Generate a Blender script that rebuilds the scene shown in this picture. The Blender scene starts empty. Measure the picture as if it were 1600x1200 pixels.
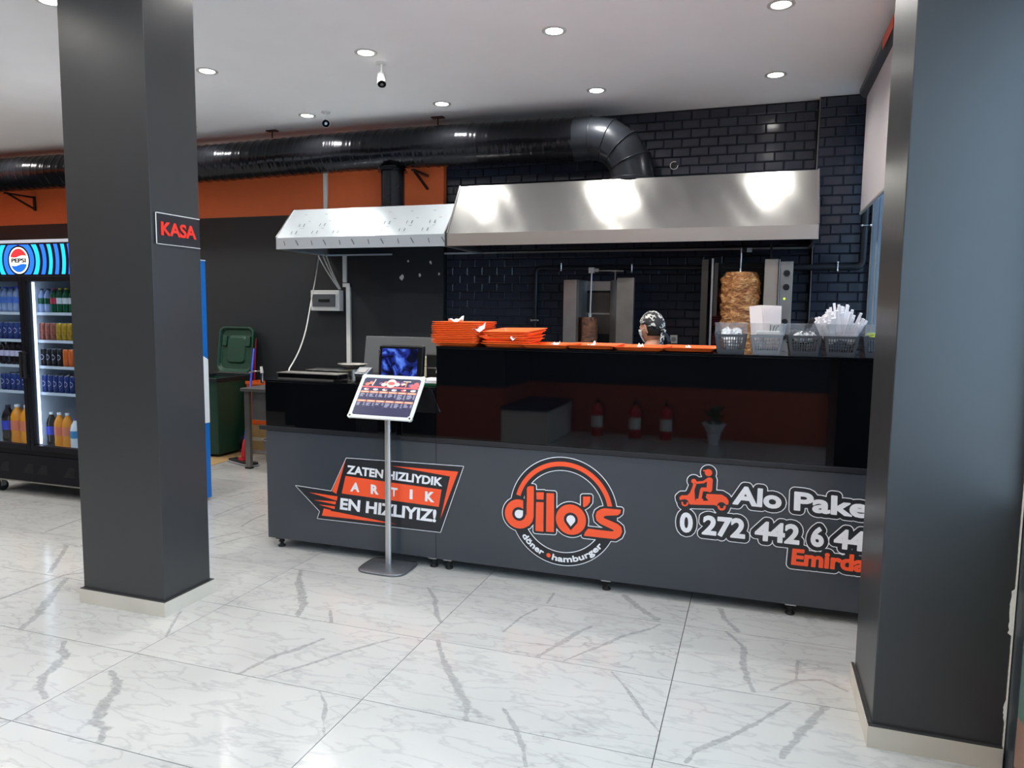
import bpy, math, random
import numpy as np
from mathutils import Vector, Matrix
random.seed(7)
SC = bpy.context.scene
COL = SC.collection
# ------------------------------------------------------------------ camera, world, light, exposure
cam = bpy.data.cameras.new('camera'); camo = bpy.data.objects.new('camera', cam); COL.objects.link(camo)
R0, U0, B0 = [(0.9477, 0.319, 0.0119), (-0.0425, 0.0891, 0.9951), (0.3164, -0.9436, 0.0979)]
camo.matrix_world = Matrix(((R0[0],U0[0],B0[0],0),(R0[1],U0[1],B0[1],0),(R0[2],U0[2],B0[2],1.6066),(0,0,0,1)))
cam.sensor_width = 36; cam.sensor_fit = 'HORIZONTAL'; cam.lens = 25.4502
cam.clip_start = .05; cam.clip_end = 100
SC.camera = camo
W = bpy.data.worlds.new('world'); SC.world = W; W.use_nodes = True
W.node_tree.nodes['Background'].inputs[0].default_value = (.90,.94,1,1)
W.node_tree.nodes['Background'].inputs[1].default_value = 9.0
SC.view_settings.view_transform = 'Standard'; SC.view_settings.look = 'None'
SC.view_settings.gamma = 1; SC.view_settings.use_curve_mapping = False
SC.view_settings.exposure = 0.70
SPOT_W = 20.0
H = 3.48; YW = 7.0

# ------------------------------------------------------------------ materials
def lin(c):
    o = []
    for v in c:
        v /= 255.0
        o.append(v/12.92 if v <= .04045 else ((v+.055)/1.055)**2.4)
    return (*o, 1)
MATS = {}
def mat(name, rgb=(128,128,128), rough=.5, metal=0, spec=.5, emit=0, bump=0, bscale=20, var=0, coat=0, trans=0, stretch=None, alpha=1):
    m = bpy.data.materials.new(name); m.use_nodes = True; nt = m.node_tree; b = nt.nodes['Principled BSDF']
    b.inputs['Base Color'].default_value = lin(rgb); b.inputs['Roughness'].default_value = rough
    b.inputs['Metallic'].default_value = metal; b.inputs['Specular IOR Level'].default_value = spec
    b.inputs['Coat Weight'].default_value = coat; b.inputs['Coat Roughness'].default_value = .05
    b.inputs['Transmission Weight'].default_value = trans
    b.inputs['Alpha'].default_value = alpha
    if emit:
        b.inputs['Emission Color'].default_value = lin(rgb); b.inputs['Emission Strength'].default_value = emit
    if bump or var:
        tc = nt.nodes.new('ShaderNodeTexCoord'); mp = nt.nodes.new('ShaderNodeMapping'); nz = nt.nodes.new('ShaderNodeTexNoise')
        nz.inputs['Scale'].default_value = bscale; nz.inputs['Detail'].default_value = 5
        if stretch: mp.inputs['Scale'].default_value = stretch
        nt.links.new(tc.outputs['Object'], mp.inputs[0]); nt.links.new(mp.outputs[0], nz.inputs['Vector'])
        if bump:
            bp = nt.nodes.new('ShaderNodeBump'); bp.inputs['Strength'].default_value = bump; bp.inputs['Distance'].default_value = .01
            nt.links.new(nz.outputs['Fac'], bp.inputs['Height']); nt.links.new(bp.outputs[0], b.inputs['Normal'])
        if var:
            mr = nt.nodes.new('ShaderNodeMapRange'); mr.inputs[1].default_value = .3; mr.inputs[2].default_value = .7
            mr.inputs[3].default_value = 1-var; mr.inputs[4].default_value = 1+var
            hv = nt.nodes.new('ShaderNodeHueSaturation'); hv.inputs['Color'].default_value = lin(rgb)
            nt.links.new(nz.outputs['Fac'], mr.inputs[0]); nt.links.new(mr.outputs[0], hv.inputs['Value']); nt.links.new(hv.outputs[0], b.inputs['Base Color'])
    MATS[name] = m; return m
M = MATS
mat('ceiling_paint',(249,249,249),.9,bump=.05,bscale=3,var=.015)
mat('pillar_paint',(52,53,54),.34,bump=.06,bscale=14,var=.03)
mat('wall_grey',(29,35,38),.5,bump=.05,bscale=9,var=.04)
mat('wall_orange',(226,108,56),.6,bump=.04,bscale=9,var=.03)
mat('grout',(18,20,24),.8); mat('orange_low',(168,78,46),.6,var=.03,bscale=9)
mat('tile_black',(43,48,60),.13,spec=.6)
mat('floor_grout',(64,63,60),.9)
mat('marble_skirt',(196,190,178),.2,var=.08,bscale=4,bump=.01)
mat('counter_grey',(60,64,70),.24,spec=.5,var=.03,bscale=3)
mat('black_glass',(5,6,9),.03,spec=.36)
mat('black_metal',(22,23,26),.35,metal=.2)
mat('black_plastic',(16,17,20),.4)
mat('black_trim',(30,32,36),.3)
mat('duct_black',(30,32,37),.2,metal=.6,bump=.1,bscale=60)
mat('duct_sheet',(42,46,52),.3,metal=.4)
mat('steel',(176,176,174),.3,metal=1,bump=.04,bscale=2,stretch=(1,1,1))
mat('steel_dull',(150,147,143),.42,metal=.9,var=.10,bscale=8)
mat('steel_film',(205,214,220),.3,metal=.55,var=.02,bscale=6)
mat('film_print',(70,80,86),.6)
mat('chrome',(215,215,215),.12,metal=1)
mat('alu',(200,202,203),.28,metal=.8)
mat('base_silver',(120,124,130),.35,metal=.7,var=.1,bscale=60)
mat('white_plastic',(226,226,222),.4)
mat('white_paint',(225,225,222),.5)
mat('cable_white',(190,190,186),.5)
mat('orange_plastic',(252,104,40),.38,spec=.4)
mat('sticker_white',(232,232,236),.35)
mat('sticker_dark',(34,37,42),.35)
mat('sticker_orange',(246,88,48),.35)
mat('sign_black',(33,33,37),.3)
mat('sign_red',(230,52,38),.35)
mat('basket_grey',(70,74,80),.35)
mat('basket_clear',(128,134,142),.3)
mat('paper_white',(240,238,242),.8)
mat('paper_cream',(232,222,222),.8)
mat('black_fork',(20,22,26),.25)
mat('sachet_green',(196,214,30),.4)
mat('sachet_orange',(240,120,60),.4)
mat('bin_green',(17,58,43),.42,var=.05)
mat('bin_dark',(18,26,28),.5)
mat('rubber',(14,14,15),.7)
mat('mop_blue',(38,66,190),.35)
mat('mop_red',(190,24,40),.35)
mat('cardboard',(168,138,92),.85,var=.06)
mat('orange_board',(214,92,28),.5)
mat('cooler_black',(11,13,20),.45,spec=.15)
mat('cooler_white',(215,222,232),.5)
mat('cooler_rail',(205,212,225),.4)
mat('led',(225,236,255),.5,emit=3)
mat('lamp_white',(255,252,246),.5,emit=14)
mat('lamp_ring',(205,205,202),.35,metal=.3)
mat('blue_panel',(14,104,190),.4)
mat('blue_band',(222,228,232),.4)
mat('header_black',(5,8,14),.3)
mat('header_blue',(24,92,232),.4,emit=1.0)
mat('header_cyan',(20,160,226),.4,emit=1.0)
mat('header_cream',(255,244,214),.4,emit=1.0)
mat('header_red',(226,38,44),.4,emit=1.0)
mat('header_navy',(14,84,170),.4,emit=.9)
mat('ink_navy',(10,22,60),.4)
mat('skin',(196,142,116),.5)
mat('shirt_dark',(28,30,36),.8)
mat('trouser',(34,36,44),.8)
mat('shoe',(20,20,20),.5)
mat('hair',(30,24,22),.7)
mat('mask_white',(215,220,222),.7)
mat('eye_white',(230,230,228),.3)
mat('eye_dark',(25,18,14),.2)
mat('lips',(160,90,80),.5)
mat('screen_body',(12,13,17),.3)
mat('blind',(205,200,204),.8,var=.02)
mat('blind_tube',(82,86,94),.4)
mat('blind_orange',(222,82,52),.5)
mat('win_frame',(112,126,138),.35,metal=.3)
mat('win_line',(190,205,218),.35)
mat('door_frame',(48,56,62),.35)
mat('pavement',(214,206,198),.9,var=.1)
mat('teal_panel',(96,124,114),.6); mat('film_pink',(150,118,104),.6)
mat('asphalt',(110,110,112),.9)
mat('plaster',(236,233,224),.9,bump=.3,bscale=50)
mat('extinguisher_red',(190,28,24),.3)
mat('leaf_green',(40,90,44),.5)
mat('bench_white',(205,203,198),.5)
mat('bench_top',(30,40,60),.4)
mat('menu_navy',(52,52,84),.25,coat=.6)
mat('menu_text',(168,168,196),.4)
mat('menu_orange',(238,140,104),.4)
mat('menu_red',(232,92,96),.4)
mat('menu_cream',(236,214,196),.4)
mat('menu_violet',(140,80,132),.4)
mat('green_pad',(30,130,84),.5)
mat('beige',(190,184,160),.6)
mat('heater_red',(70,22,26),.5,emit=.25)
mat('grill_dark',(26,26,30),.4,metal=.6)
mat('led_green',(160,230,40),.4,emit=2)
mat('water',(170,190,235),.1,trans=.3)
mat('label_blue',(90,130,220),.4)
mat('can_navy',(18,44,112),.35)
mat('can_black',(24,20,28),.3,metal=.3)
mat('can_orange',(224,110,50),.3,metal=.3)
mat('can_tea',(150,84,70),.35,metal=.3,var=.5,bscale=40)
mat('can_citrus',(178,140,40),.35,metal=.3,var=.4,bscale=40)
mat('can_lid',(205,208,214),.25,metal=.9)
mat('cola',(22,12,16),.08)
mat('soda_orange',(240,150,24),.15)
mat('bottle_green',(20,84,56),.12)
mat('milk',(236,240,246),.4)
mat('label_cyan',(30,140,200),.4)
mat('cap_red',(220,60,90),.4)
mat('cap_yellow',(226,220,60),.4)
mat('label_orange',(226,120,84),.4)
mat('label_royal',(40,60,190),.4)
mat('bag_clear',(225,228,232),.3,var=.1,bscale=30,bump=.4)

def glass(name, tint=(255,255,255), f=.08, rough=0.0):
    m = bpy.data.materials.new(name); m.use_nodes = True; nt = m.node_tree; nt.nodes.clear()
    o = nt.nodes.new('ShaderNodeOutputMaterial'); mx = nt.nodes.new('ShaderNodeMixShader'); t = nt.nodes.new('ShaderNodeBsdfTransparent'); g = nt.nodes.new('ShaderNodeBsdfGlossy')
    fr = nt.nodes.new('ShaderNodeFresnel'); fr.inputs[0].default_value = 1.45
    t.inputs[0].default_value = lin(tint); g.inputs['Roughness'].default_value = rough
    ge = nt.nodes.new('ShaderNodeNewGeometry'); iv = nt.nodes.new('ShaderNodeMath'); iv.operation = 'SUBTRACT'; iv.inputs[0].default_value = 1
    ml = nt.nodes.new('ShaderNodeMath'); ml.operation = 'MULTIPLY'; nt.links.new(ge.outputs['Backfacing'], iv.inputs[1]); nt.links.new(iv.outputs[0], ml.inputs[0]); nt.links.new(fr.outputs[0], ml.inputs[1])
    nt.links.new(ml.outputs[0], mx.inputs[0]); nt.links.new(t.outputs[0], mx.inputs[1]); nt.links.new(g.outputs[0], mx.inputs[2]); nt.links.new(mx.outputs[0], o.inputs[0])
    MATS[name] = m
glass('clear_glass',(236,242,246)); glass('window_glass',(190,205,215)); glass('tinted_glass',(150,162,172))

def node_setup(name):
    m = bpy.data.materials.new(name); m.use_nodes = True; nt = m.node_tree; MATS[name] = m
    return m, nt, nt.nodes['Principled BSDF'], nt.nodes.new, nt.links.new
def marble_mat():
    m, nt, b, N, L = node_setup('marble')
    tc = N('ShaderNodeTexCoord'); oi = N('ShaderNodeObjectInfo')
    mul = N('ShaderNodeVectorMath'); mul.operation = 'MULTIPLY_ADD'
    cmb = N('ShaderNodeCombineXYZ'); L(oi.outputs['Random'], cmb.inputs[0]); L(oi.outputs['Random'], cmb.inputs[1])
    mul.inputs[1].default_value = (37,53,0); L(cmb.outputs[0], mul.inputs[0]); L(tc.outputs['Object'], mul.inputs[2])
    rot = N('ShaderNodeMapping'); rot.inputs['Rotation'].default_value = (0,0,math.radians(-52)); rot.inputs['Scale'].default_value = (.55,1.6,1)
    L(mul.outputs[0], rot.inputs[0])
    # fine grey crackle veins
    def vein(scale, dist, width, detail=4):
        n = N('ShaderNodeTexNoise'); n.inputs['Scale'].default_value = scale; n.inputs['Detail'].default_value = detail; n.inputs['Distortion'].default_value = dist
        L(rot.outputs[0], n.inputs['Vector'])
        a = N('ShaderNodeMath'); a.operation = 'SUBTRACT'; a.inputs[1].default_value = .5; L(n.outputs['Fac'], a.inputs[0])
        c = N('ShaderNodeMath'); c.operation = 'ABSOLUTE'; L(a.outputs[0], c.inputs[0])
        r = N('ShaderNodeMapRange'); r.inputs[1].default_value = 0; r.inputs[2].default_value = width; r.inputs[3].default_value = 1; r.inputs[4].default_value = 0
        L(c.outputs[0], r.inputs[0]); return r
    v1 = vein(2.6,.35,.010,6); v2 = vein(6.5,.3,.035,8)
    mk = N('ShaderNodeTexNoise'); mk.inputs['Scale'].default_value = 1.3; L(mul.outputs[0], mk.inputs['Vector'])
    mr = N('ShaderNodeMapRange'); mr.inputs[1].default_value = .42; mr.inputs[2].default_value = .62; L(mk.outputs['Fac'], mr.inputs[0])
    m1 = N('ShaderNodeMath'); m1.operation = 'MULTIPLY'; L(v1.outputs[0], m1.inputs[0]); L(mr.outputs[0], m1.inputs[1])
    m1b = N('ShaderNodeMath'); m1b.operation = 'MULTIPLY'; m1b.inputs[1].default_value = .6; L(m1.outputs[0], m1b.inputs[0])
    m2 = N('ShaderNodeMath'); m2.operation = 'MULTIPLY_ADD'; m2.inputs[1].default_value = .3; L(v2.outputs[0], m2.inputs[0]); L(m1b.outputs[0], m2.inputs[2])
    base = N('ShaderNodeMix'); base.data_type = 'RGBA'; base.inputs[6].default_value = lin((190,190,187)); base.inputs[7].default_value = lin((163,164,163))
    L(mk.outputs['Fac'], base.inputs[0])
    g1 = N('ShaderNodeMix'); g1.data_type = 'RGBA'; g1.inputs[7].default_value = lin((132,134,134)); L(m2.outputs[0], g1.inputs[0]); L(base.outputs[2], g1.inputs[6])
    # the bold printed veins of this tile pattern
    at = N('ShaderNodeAttribute'); at.attribute_name = 'vein'
    fn = N('ShaderNodeTexNoise'); fn.inputs['Scale'].default_value = 24; fn.inputs['Detail'].default_value = 5; L(mul.outputs[0], fn.inputs['Vector'])
    ad = N('ShaderNodeMath'); ad.operation = 'MULTIPLY_ADD'; ad.inputs[1].default_value = 1.5; L(fn.outputs['Fac'], ad.inputs[0]); L(at.outputs['Fac'], ad.inputs[2])
    rr = N('ShaderNodeMapRange'); rr.inputs[1].default_value = 1.13; rr.inputs[2].default_value = 1.38; L(ad.outputs[0], rr.inputs[0])
    n3 = N('ShaderNodeTexNoise'); n3.inputs['Scale'].default_value = 55; n3.inputs['Detail'].default_value = 6; L(rot.outputs[0], n3.inputs['Vector'])
    r3 = N('ShaderNodeMapRange'); r3.inputs[1].default_value = .35; r3.inputs[2].default_value = .62; r3.inputs[3].default_value = .45; r3.inputs[4].default_value = .95; L(n3.outputs['Fac'], r3.inputs[0])
    sc = N('ShaderNodeMath'); sc.operation = 'MULTIPLY'; L(r3.outputs[0], sc.inputs[1]); L(rr.outputs[0], sc.inputs[0])
    g2 = N('ShaderNodeMix'); g2.data_type = 'RGBA'; g2.inputs[7].default_value = lin((140,142,141)); L(sc.outputs[0], g2.inputs[0]); L(g1.outputs[2], g2.inputs[6])
    L(g2.outputs[2], b.inputs['Base Color'])
    b.inputs['Roughness'].default_value = .15; b.inputs['Specular IOR Level'].default_value = .5
marble_mat()
def meat_mat(name, a, bb, c):
    m, nt, b, N, L = node_setup(name)
    tc = N('ShaderNodeTexCoord'); mp = N('ShaderNodeMapping'); mp.inputs['Scale'].default_value = (1,1,2.6); L(tc.outputs['Object'], mp.inputs[0])
    n = N('ShaderNodeTexNoise'); n.inputs['Scale'].default_value = 14; n.inputs['Detail'].default_value = 7; n.inputs['Roughness'].default_value = .65; n.inputs['Distortion'].default_value = 1.4; L(mp.outputs[0], n.inputs['Vector'])
    cr = N('ShaderNodeValToRGB'); e = cr.color_ramp.elements
    e[0].position = .36; e[0].color = lin(a); e[1].position = .66; e[1].color = lin(c); x = e.new(.5); x.color = lin(bb)
    L(n.outputs['Fac'], cr.inputs[0]); L(cr.outputs[0], b.inputs['Base Color']); b.inputs['Roughness'].default_value = .45
    bp = N('ShaderNodeBump'); bp.inputs['Strength'].default_value = .8; bp.inputs['Distance'].default_value = .02; L(n.outputs['Fac'], bp.inputs['Height']); L(bp.outputs[0], b.inputs['Normal'])
meat_mat('meat_roasted',(104,52,26),(196,130,74),(242,202,142))
meat_mat('meat_dim_lit',(60,34,26),(104,66,48),(136,92,66))  # meat colours darkened to imitate the dim light at the left grill
def bandana_mat():
    m, nt, b, N, L = node_setup('bandana')
    tc = N('ShaderNodeTexCoord'); v = N('ShaderNodeTexVoronoi'); v.inputs['Scale'].default_value = 34; v.feature = 'DISTANCE_TO_EDGE'
    nz = N('ShaderNodeTexNoise'); nz.inputs['Scale'].default_value = 16; L(tc.outputs['Object'], nz.inputs['Vector']); L(tc.outputs['Object'], v.inputs['Vector'])
    r = N('ShaderNodeMapRange'); r.inputs[1].default_value = .16; r.inputs[2].default_value = .10; L(v.outputs['Distance'], r.inputs[0])
    r2 = N('ShaderNodeMapRange'); r2.inputs[1].default_value = .48; r2.inputs[2].default_value = .53; L(nz.outputs['Fac'], r2.inputs[0])
    mm = N('ShaderNodeMath'); mm.operation = 'MULTIPLY'; L(r.outputs[0], mm.inputs[0]); L(r2.outputs[0], mm.inputs[1])
    mx = N('ShaderNodeMix'); mx.data_type = 'RGBA'; mx.inputs[6].default_value = lin((24,25,32)); mx.inputs[7].default_value = lin((215,215,210)); L(mm.outputs[0], mx.inputs[0])
    L(mx.outputs[2], b.inputs['Base Color']); b.inputs['Roughness'].default_value = .6
bandana_mat()
def screen_mat():
    m, nt, b, N, L = node_setup('screen_picture')
    tc = N('ShaderNodeTexCoord'); n = N('ShaderNodeTexNoise'); n.inputs['Scale'].default_value = 9; n.inputs['Detail'].default_value = 3; n.inputs['Distortion'].default_value = 2; L(tc.outputs['Object'], n.inputs['Vector'])
    cr = N('ShaderNodeValToRGB'); e = cr.color_ramp.elements; e[0].position = .38; e[0].color = lin((8,10,30)); e[1].position = .72; e[1].color = lin((90,130,225)); x = e.new(.52); x.color = lin((30,44,128))
    L(n.outputs['Fac'], cr.inputs[0]); b.inputs['Base Color'].default_value = (0,0,0,1); L(cr.outputs[0], b.inputs['Emission Color']); b.inputs['Emission Strength'].default_value = .9
    b.inputs['Roughness'].default_value = .08
screen_mat()

# ------------------------------------------------------------------ mesh helpers
ROOT = {}
class MB:
    def __init__(s): s.v = []; s.f = []; s.m = []; s.s = []
    def add(s, vs, fs, m=0, sm=False):
        o = len(s.v); s.v += [tuple(map(float,v)) for v in vs]; s.f += [tuple(i+o for i in f) for f in fs]; s.m += [m]*len(fs); s.s += [sm]*len(fs); return s
    def box(s, x0,x1,y0,y1,z0,z1, m=0):
        return s.add([(x0,y0,z0),(x1,y0,z0),(x1,y1,z0),(x0,y1,z0),(x0,y0,z1),(x1,y0,z1),(x1,y1,z1),(x0,y1,z1)],
            [(0,3,2,1),(4,5,6,7),(0,1,5,4),(1,2,6,5),(2,3,7,6),(3,0,4,7)], m)
    def obox(s, c, ax, ay, az, m=0):   # oriented box: centre and three half-axis vectors
        c, ax, ay, az = map(Vector, (c,ax,ay,az)); vs = [c+ax*a+ay*b+az*d for d in (-1,1) for b in (-1,1) for a in (-1,1)]
        return s.add(vs, [(0,2,3,1),(4,5,7,6),(0,1,5,4),(1,3,7,5),(3,2,6,7),(2,0,4,6)], m)
    def cyl(s, p0, p1, r, r1=None, n=16, m=0, caps=True, sm=True):
        p0, p1 = Vector(p0), Vector(p1); r1 = r if r1 is None else r1
        d = (p1-p0).normalized(); a = d.orthogonal().normalized(); b = d.cross(a); vs = []
        for p, q in ((p0,r),(p1,r1)):
            for i in range(n):
                t = 2*math.pi*i/n; vs.append(p+(a*math.cos(t)+b*math.sin(t))*q)
        s.add(vs, [(i,(i+1)%n,n+(i+1)%n,n+i) for i in range(n)], m, sm)
        if caps: s.add(vs, [tuple(range(n))[::-1], tuple(range(n,2*n))], m)
        return s
    def lathe(s, c, prof, n=20, m=0, sm=True, ms=None):   # prof: (radius, z) pairs about vertical axis at c
        vs = []; c = Vector(c)
        for r, z in prof:
            for i in range(n):
                t = 2*math.pi*i/n; vs.append(c+Vector((r*math.cos(t), r*math.sin(t), z)))
        o = len(s.v); s.v += [tuple(v) for v in vs]
        for k in range(len(prof)-1):
            for i in range(n):
                s.f.append((o+k*n+i, o+k*n+(i+1)%n, o+(k+1)*n+(i+1)%n, o+(k+1)*n+i)); s.m.append(ms[k] if ms else m); s.s.append(sm)
        return s
    def tube(s, pts, r, n=8, m=0, closed=False):
        pts = [Vector(p) for p in pts]; k = len(pts); vs = []; up = None
        for i, p in enumerate(pts):
            d = ((pts[min(i+1,k-1)]-p).normalized() + (p-pts[max(i-1,0)]).normalized()).normalized() if k > 1 else Vector((0,0,1))
            if up is None: up = d.orthogonal().normalized()
            up = (up - d*up.dot(d)).normalized(); b = d.cross(up)
            rr = r[i] if isinstance(r,(list,tuple)) else r
            for j in range(n):
                t = 2*math.pi*j/n; vs.append(p+(up*math.cos(t)+b*math.sin(t))*rr)
        fs = [(i*n+j, i*n+(j+1)%n, (i+1)*n+(j+1)%n, (i+1)*n+j) for i in range(k-1) for j in range(n)]
        s.add(vs, fs, m, True); s.add(vs, [tuple(range(n))[::-1], tuple(range((k-1)*n,k*n))], m); return s
    def prism(s, poly, axis, a0, a1, m=0):   # poly in the two other axes (x,y,z order), extruded along axis
        def P(p,a):
            return {'x':(a,p[0],p[1]),'y':(p[0],a,p[1]),'z':(p[0],p[1],a)}[axis]
        n = len(poly); vs = [P(p,a0) for p in poly]+[P(p,a1) for p in poly]
        return s.add(vs, [tuple(range(n))[::-1], tuple(range(n,2*n))]+[(i,(i+1)%n,n+(i+1)%n,n+i) for i in range(n)], m)
    def sphere(s, c, r, n=16, k=10, m=0):
        c = Vector(c); r = (r,r,r) if not isinstance(r,(tuple,list)) else r; vs = []
        for i in range(k+1):
            a = math.pi*i/k
            for j in range(n):
                t = 2*math.pi*j/n; vs.append((c[0]+r[0]*math.sin(a)*math.cos(t), c[1]+r[1]*math.sin(a)*math.sin(t), c[2]-r[2]*math.cos(a)))
        return s.add(vs, [(i*n+j, i*n+(j+1)%n, (i+1)*n+(j+1)%n, (i+1)*n+j) for i in range(k) for j in range(n)], m, True)
    def build(s, name, mats, parent=None, label=None, bevel=0, kind=None, local=False, fixn=False):
        off = Vector((0,0,0))
        if parent is not None and not local:
            r = parent
            while r.parent: r = r.parent
            off = ROOT.get(r.name, Vector((0,0,0)))
        me = bpy.data.meshes.new(name); me.from_pydata([tuple(Vector(v)-off) for v in s.v], [], s.f)
        for mm in (mats if isinstance(mats,(list,tuple)) else [mats]): me.materials.append(M[mm])
        me.polygons.foreach_set('material_index', s.m); me.polygons.foreach_set('use_smooth', s.s); me.update()
        o = bpy.data.objects.new(name, me); COL.objects.link(o)
        if parent is not None: o.parent = parent
        if label: o['label'] = label
        if kind: o['kind'] = kind
        if bevel:
            b = o.modifiers.new('bevel','BEVEL'); b.width = bevel; b.segments = 2; b.limit_method = 'ANGLE'
        return o
def thing(name, label, cat, loc, group=None, rot=0):
    o = bpy.data.objects.new(name, None); COL.objects.link(o); o.location = loc; o.rotation_euler = (0,0,rot); o.empty_display_size = .05
    o['label'] = label; o['category'] = cat
    if group: o['group'] = group
    if not rot: ROOT[o.name] = Vector(loc)
    return o
def tag(o, label, cat, group=None):
    o['label'] = label; o['category'] = cat
    if group: o['group'] = group
    return o
def setb(o, loc):   # give a single-mesh thing its origin at its base
    l = Vector(loc)
    for v in o.data.vertices: v.co -= l
    o.location = l; return o
def dup(root, loc=None, rot=None, label=None, group=None):
    r = root.copy(); COL.objects.link(r)
    if loc is not None: r.location = loc
    if rot is not None: r.rotation_euler = rot
    if label: r['label'] = label
    if group: r['group'] = group
    for ch in list(root.children):
        c = ch.copy(); COL.objects.link(c); c.parent = r
        for g in list(ch.children):
            d = g.copy(); COL.objects.link(d); d.parent = c
    return r
def struct(o): o['kind'] = 'structure'; return o

# flat print: shapes on a vertical plane facing -y, in (x,z)
class D2:
    def __init__(s, y): s.mb = MB(); s.y = y
    def poly(s, pts, m=0): s.mb.add([(p[0],s.y,p[1]) for p in pts], [tuple(range(len(pts)))], m); return s
    def disc(s, c, r, m=0, n=20, a0=0, a1=2*math.pi): return s.poly([(c[0]+r*math.cos(a0+(a1-a0)*i/n), c[1]+r*math.sin(a0+(a1-a0)*i/n)) for i in range(n)], m)
    def stroke(s, pts, w, m=0, cap=True, n=16):
        for a, b in zip(pts, pts[1:]):
            d = Vector((b[0]-a[0], b[1]-a[1]))
            if d.length < 1e-7: continue
            t = d.normalized(); q = (-t[1]*w/2, t[0]*w/2)
            s.poly([(a[0]+q[0],a[1]+q[1]),(b[0]+q[0],b[1]+q[1]),(b[0]-q[0],b[1]-q[1]),(a[0]-q[0],a[1]-q[1])], m)
        for p in (pts if cap else pts[1:-1]): s.disc(p, w/2, m, n)
        return s
    def arc(s, c, r0, r1, a0, a1, n=60, m=0):
        A = [a0+(a1-a0)*i/n for i in range(n+1)]
        for t, u in zip(A, A[1:]):
            s.poly([(c[0]+r0*math.cos(t),c[1]+r0*math.sin(t)),(c[0]+r1*math.cos(t),c[1]+r1*math.sin(t)),(c[0]+r1*math.cos(u),c[1]+r1*math.sin(u)),(c[0]+r0*math.cos(u),c[1]+r0*math.sin(u))], m)
        return s
    def grow(s, src, r, m=0):       # outline: every boundary edge of src thickened by r, plus src itself
        cnt = {}
        for f in src.f:
            for i in range(len(f)):
                e = tuple(sorted((f[i], f[(i+1)%len(f)]))); cnt[e] = cnt.get(e,0)+1
        s.mb.add([(v[0],s.y,v[2]) for v in src.v], src.f, m)
        used = set()
        for (a,b), k in cnt.items():
            if k == 1:
                A, B = src.v[a], src.v[b]; s.stroke([(A[0],A[2]),(B[0],B[2])], 2*r, m, cap=False)
                used.add(a); used.add(b)
        for i in used: s.disc((src.v[i][0],src.v[i][2]), r, m, 12)
        return s
    def put(s, name, mt, parent, label=None): return s.mb.build(name, mt, parent, label)
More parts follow.
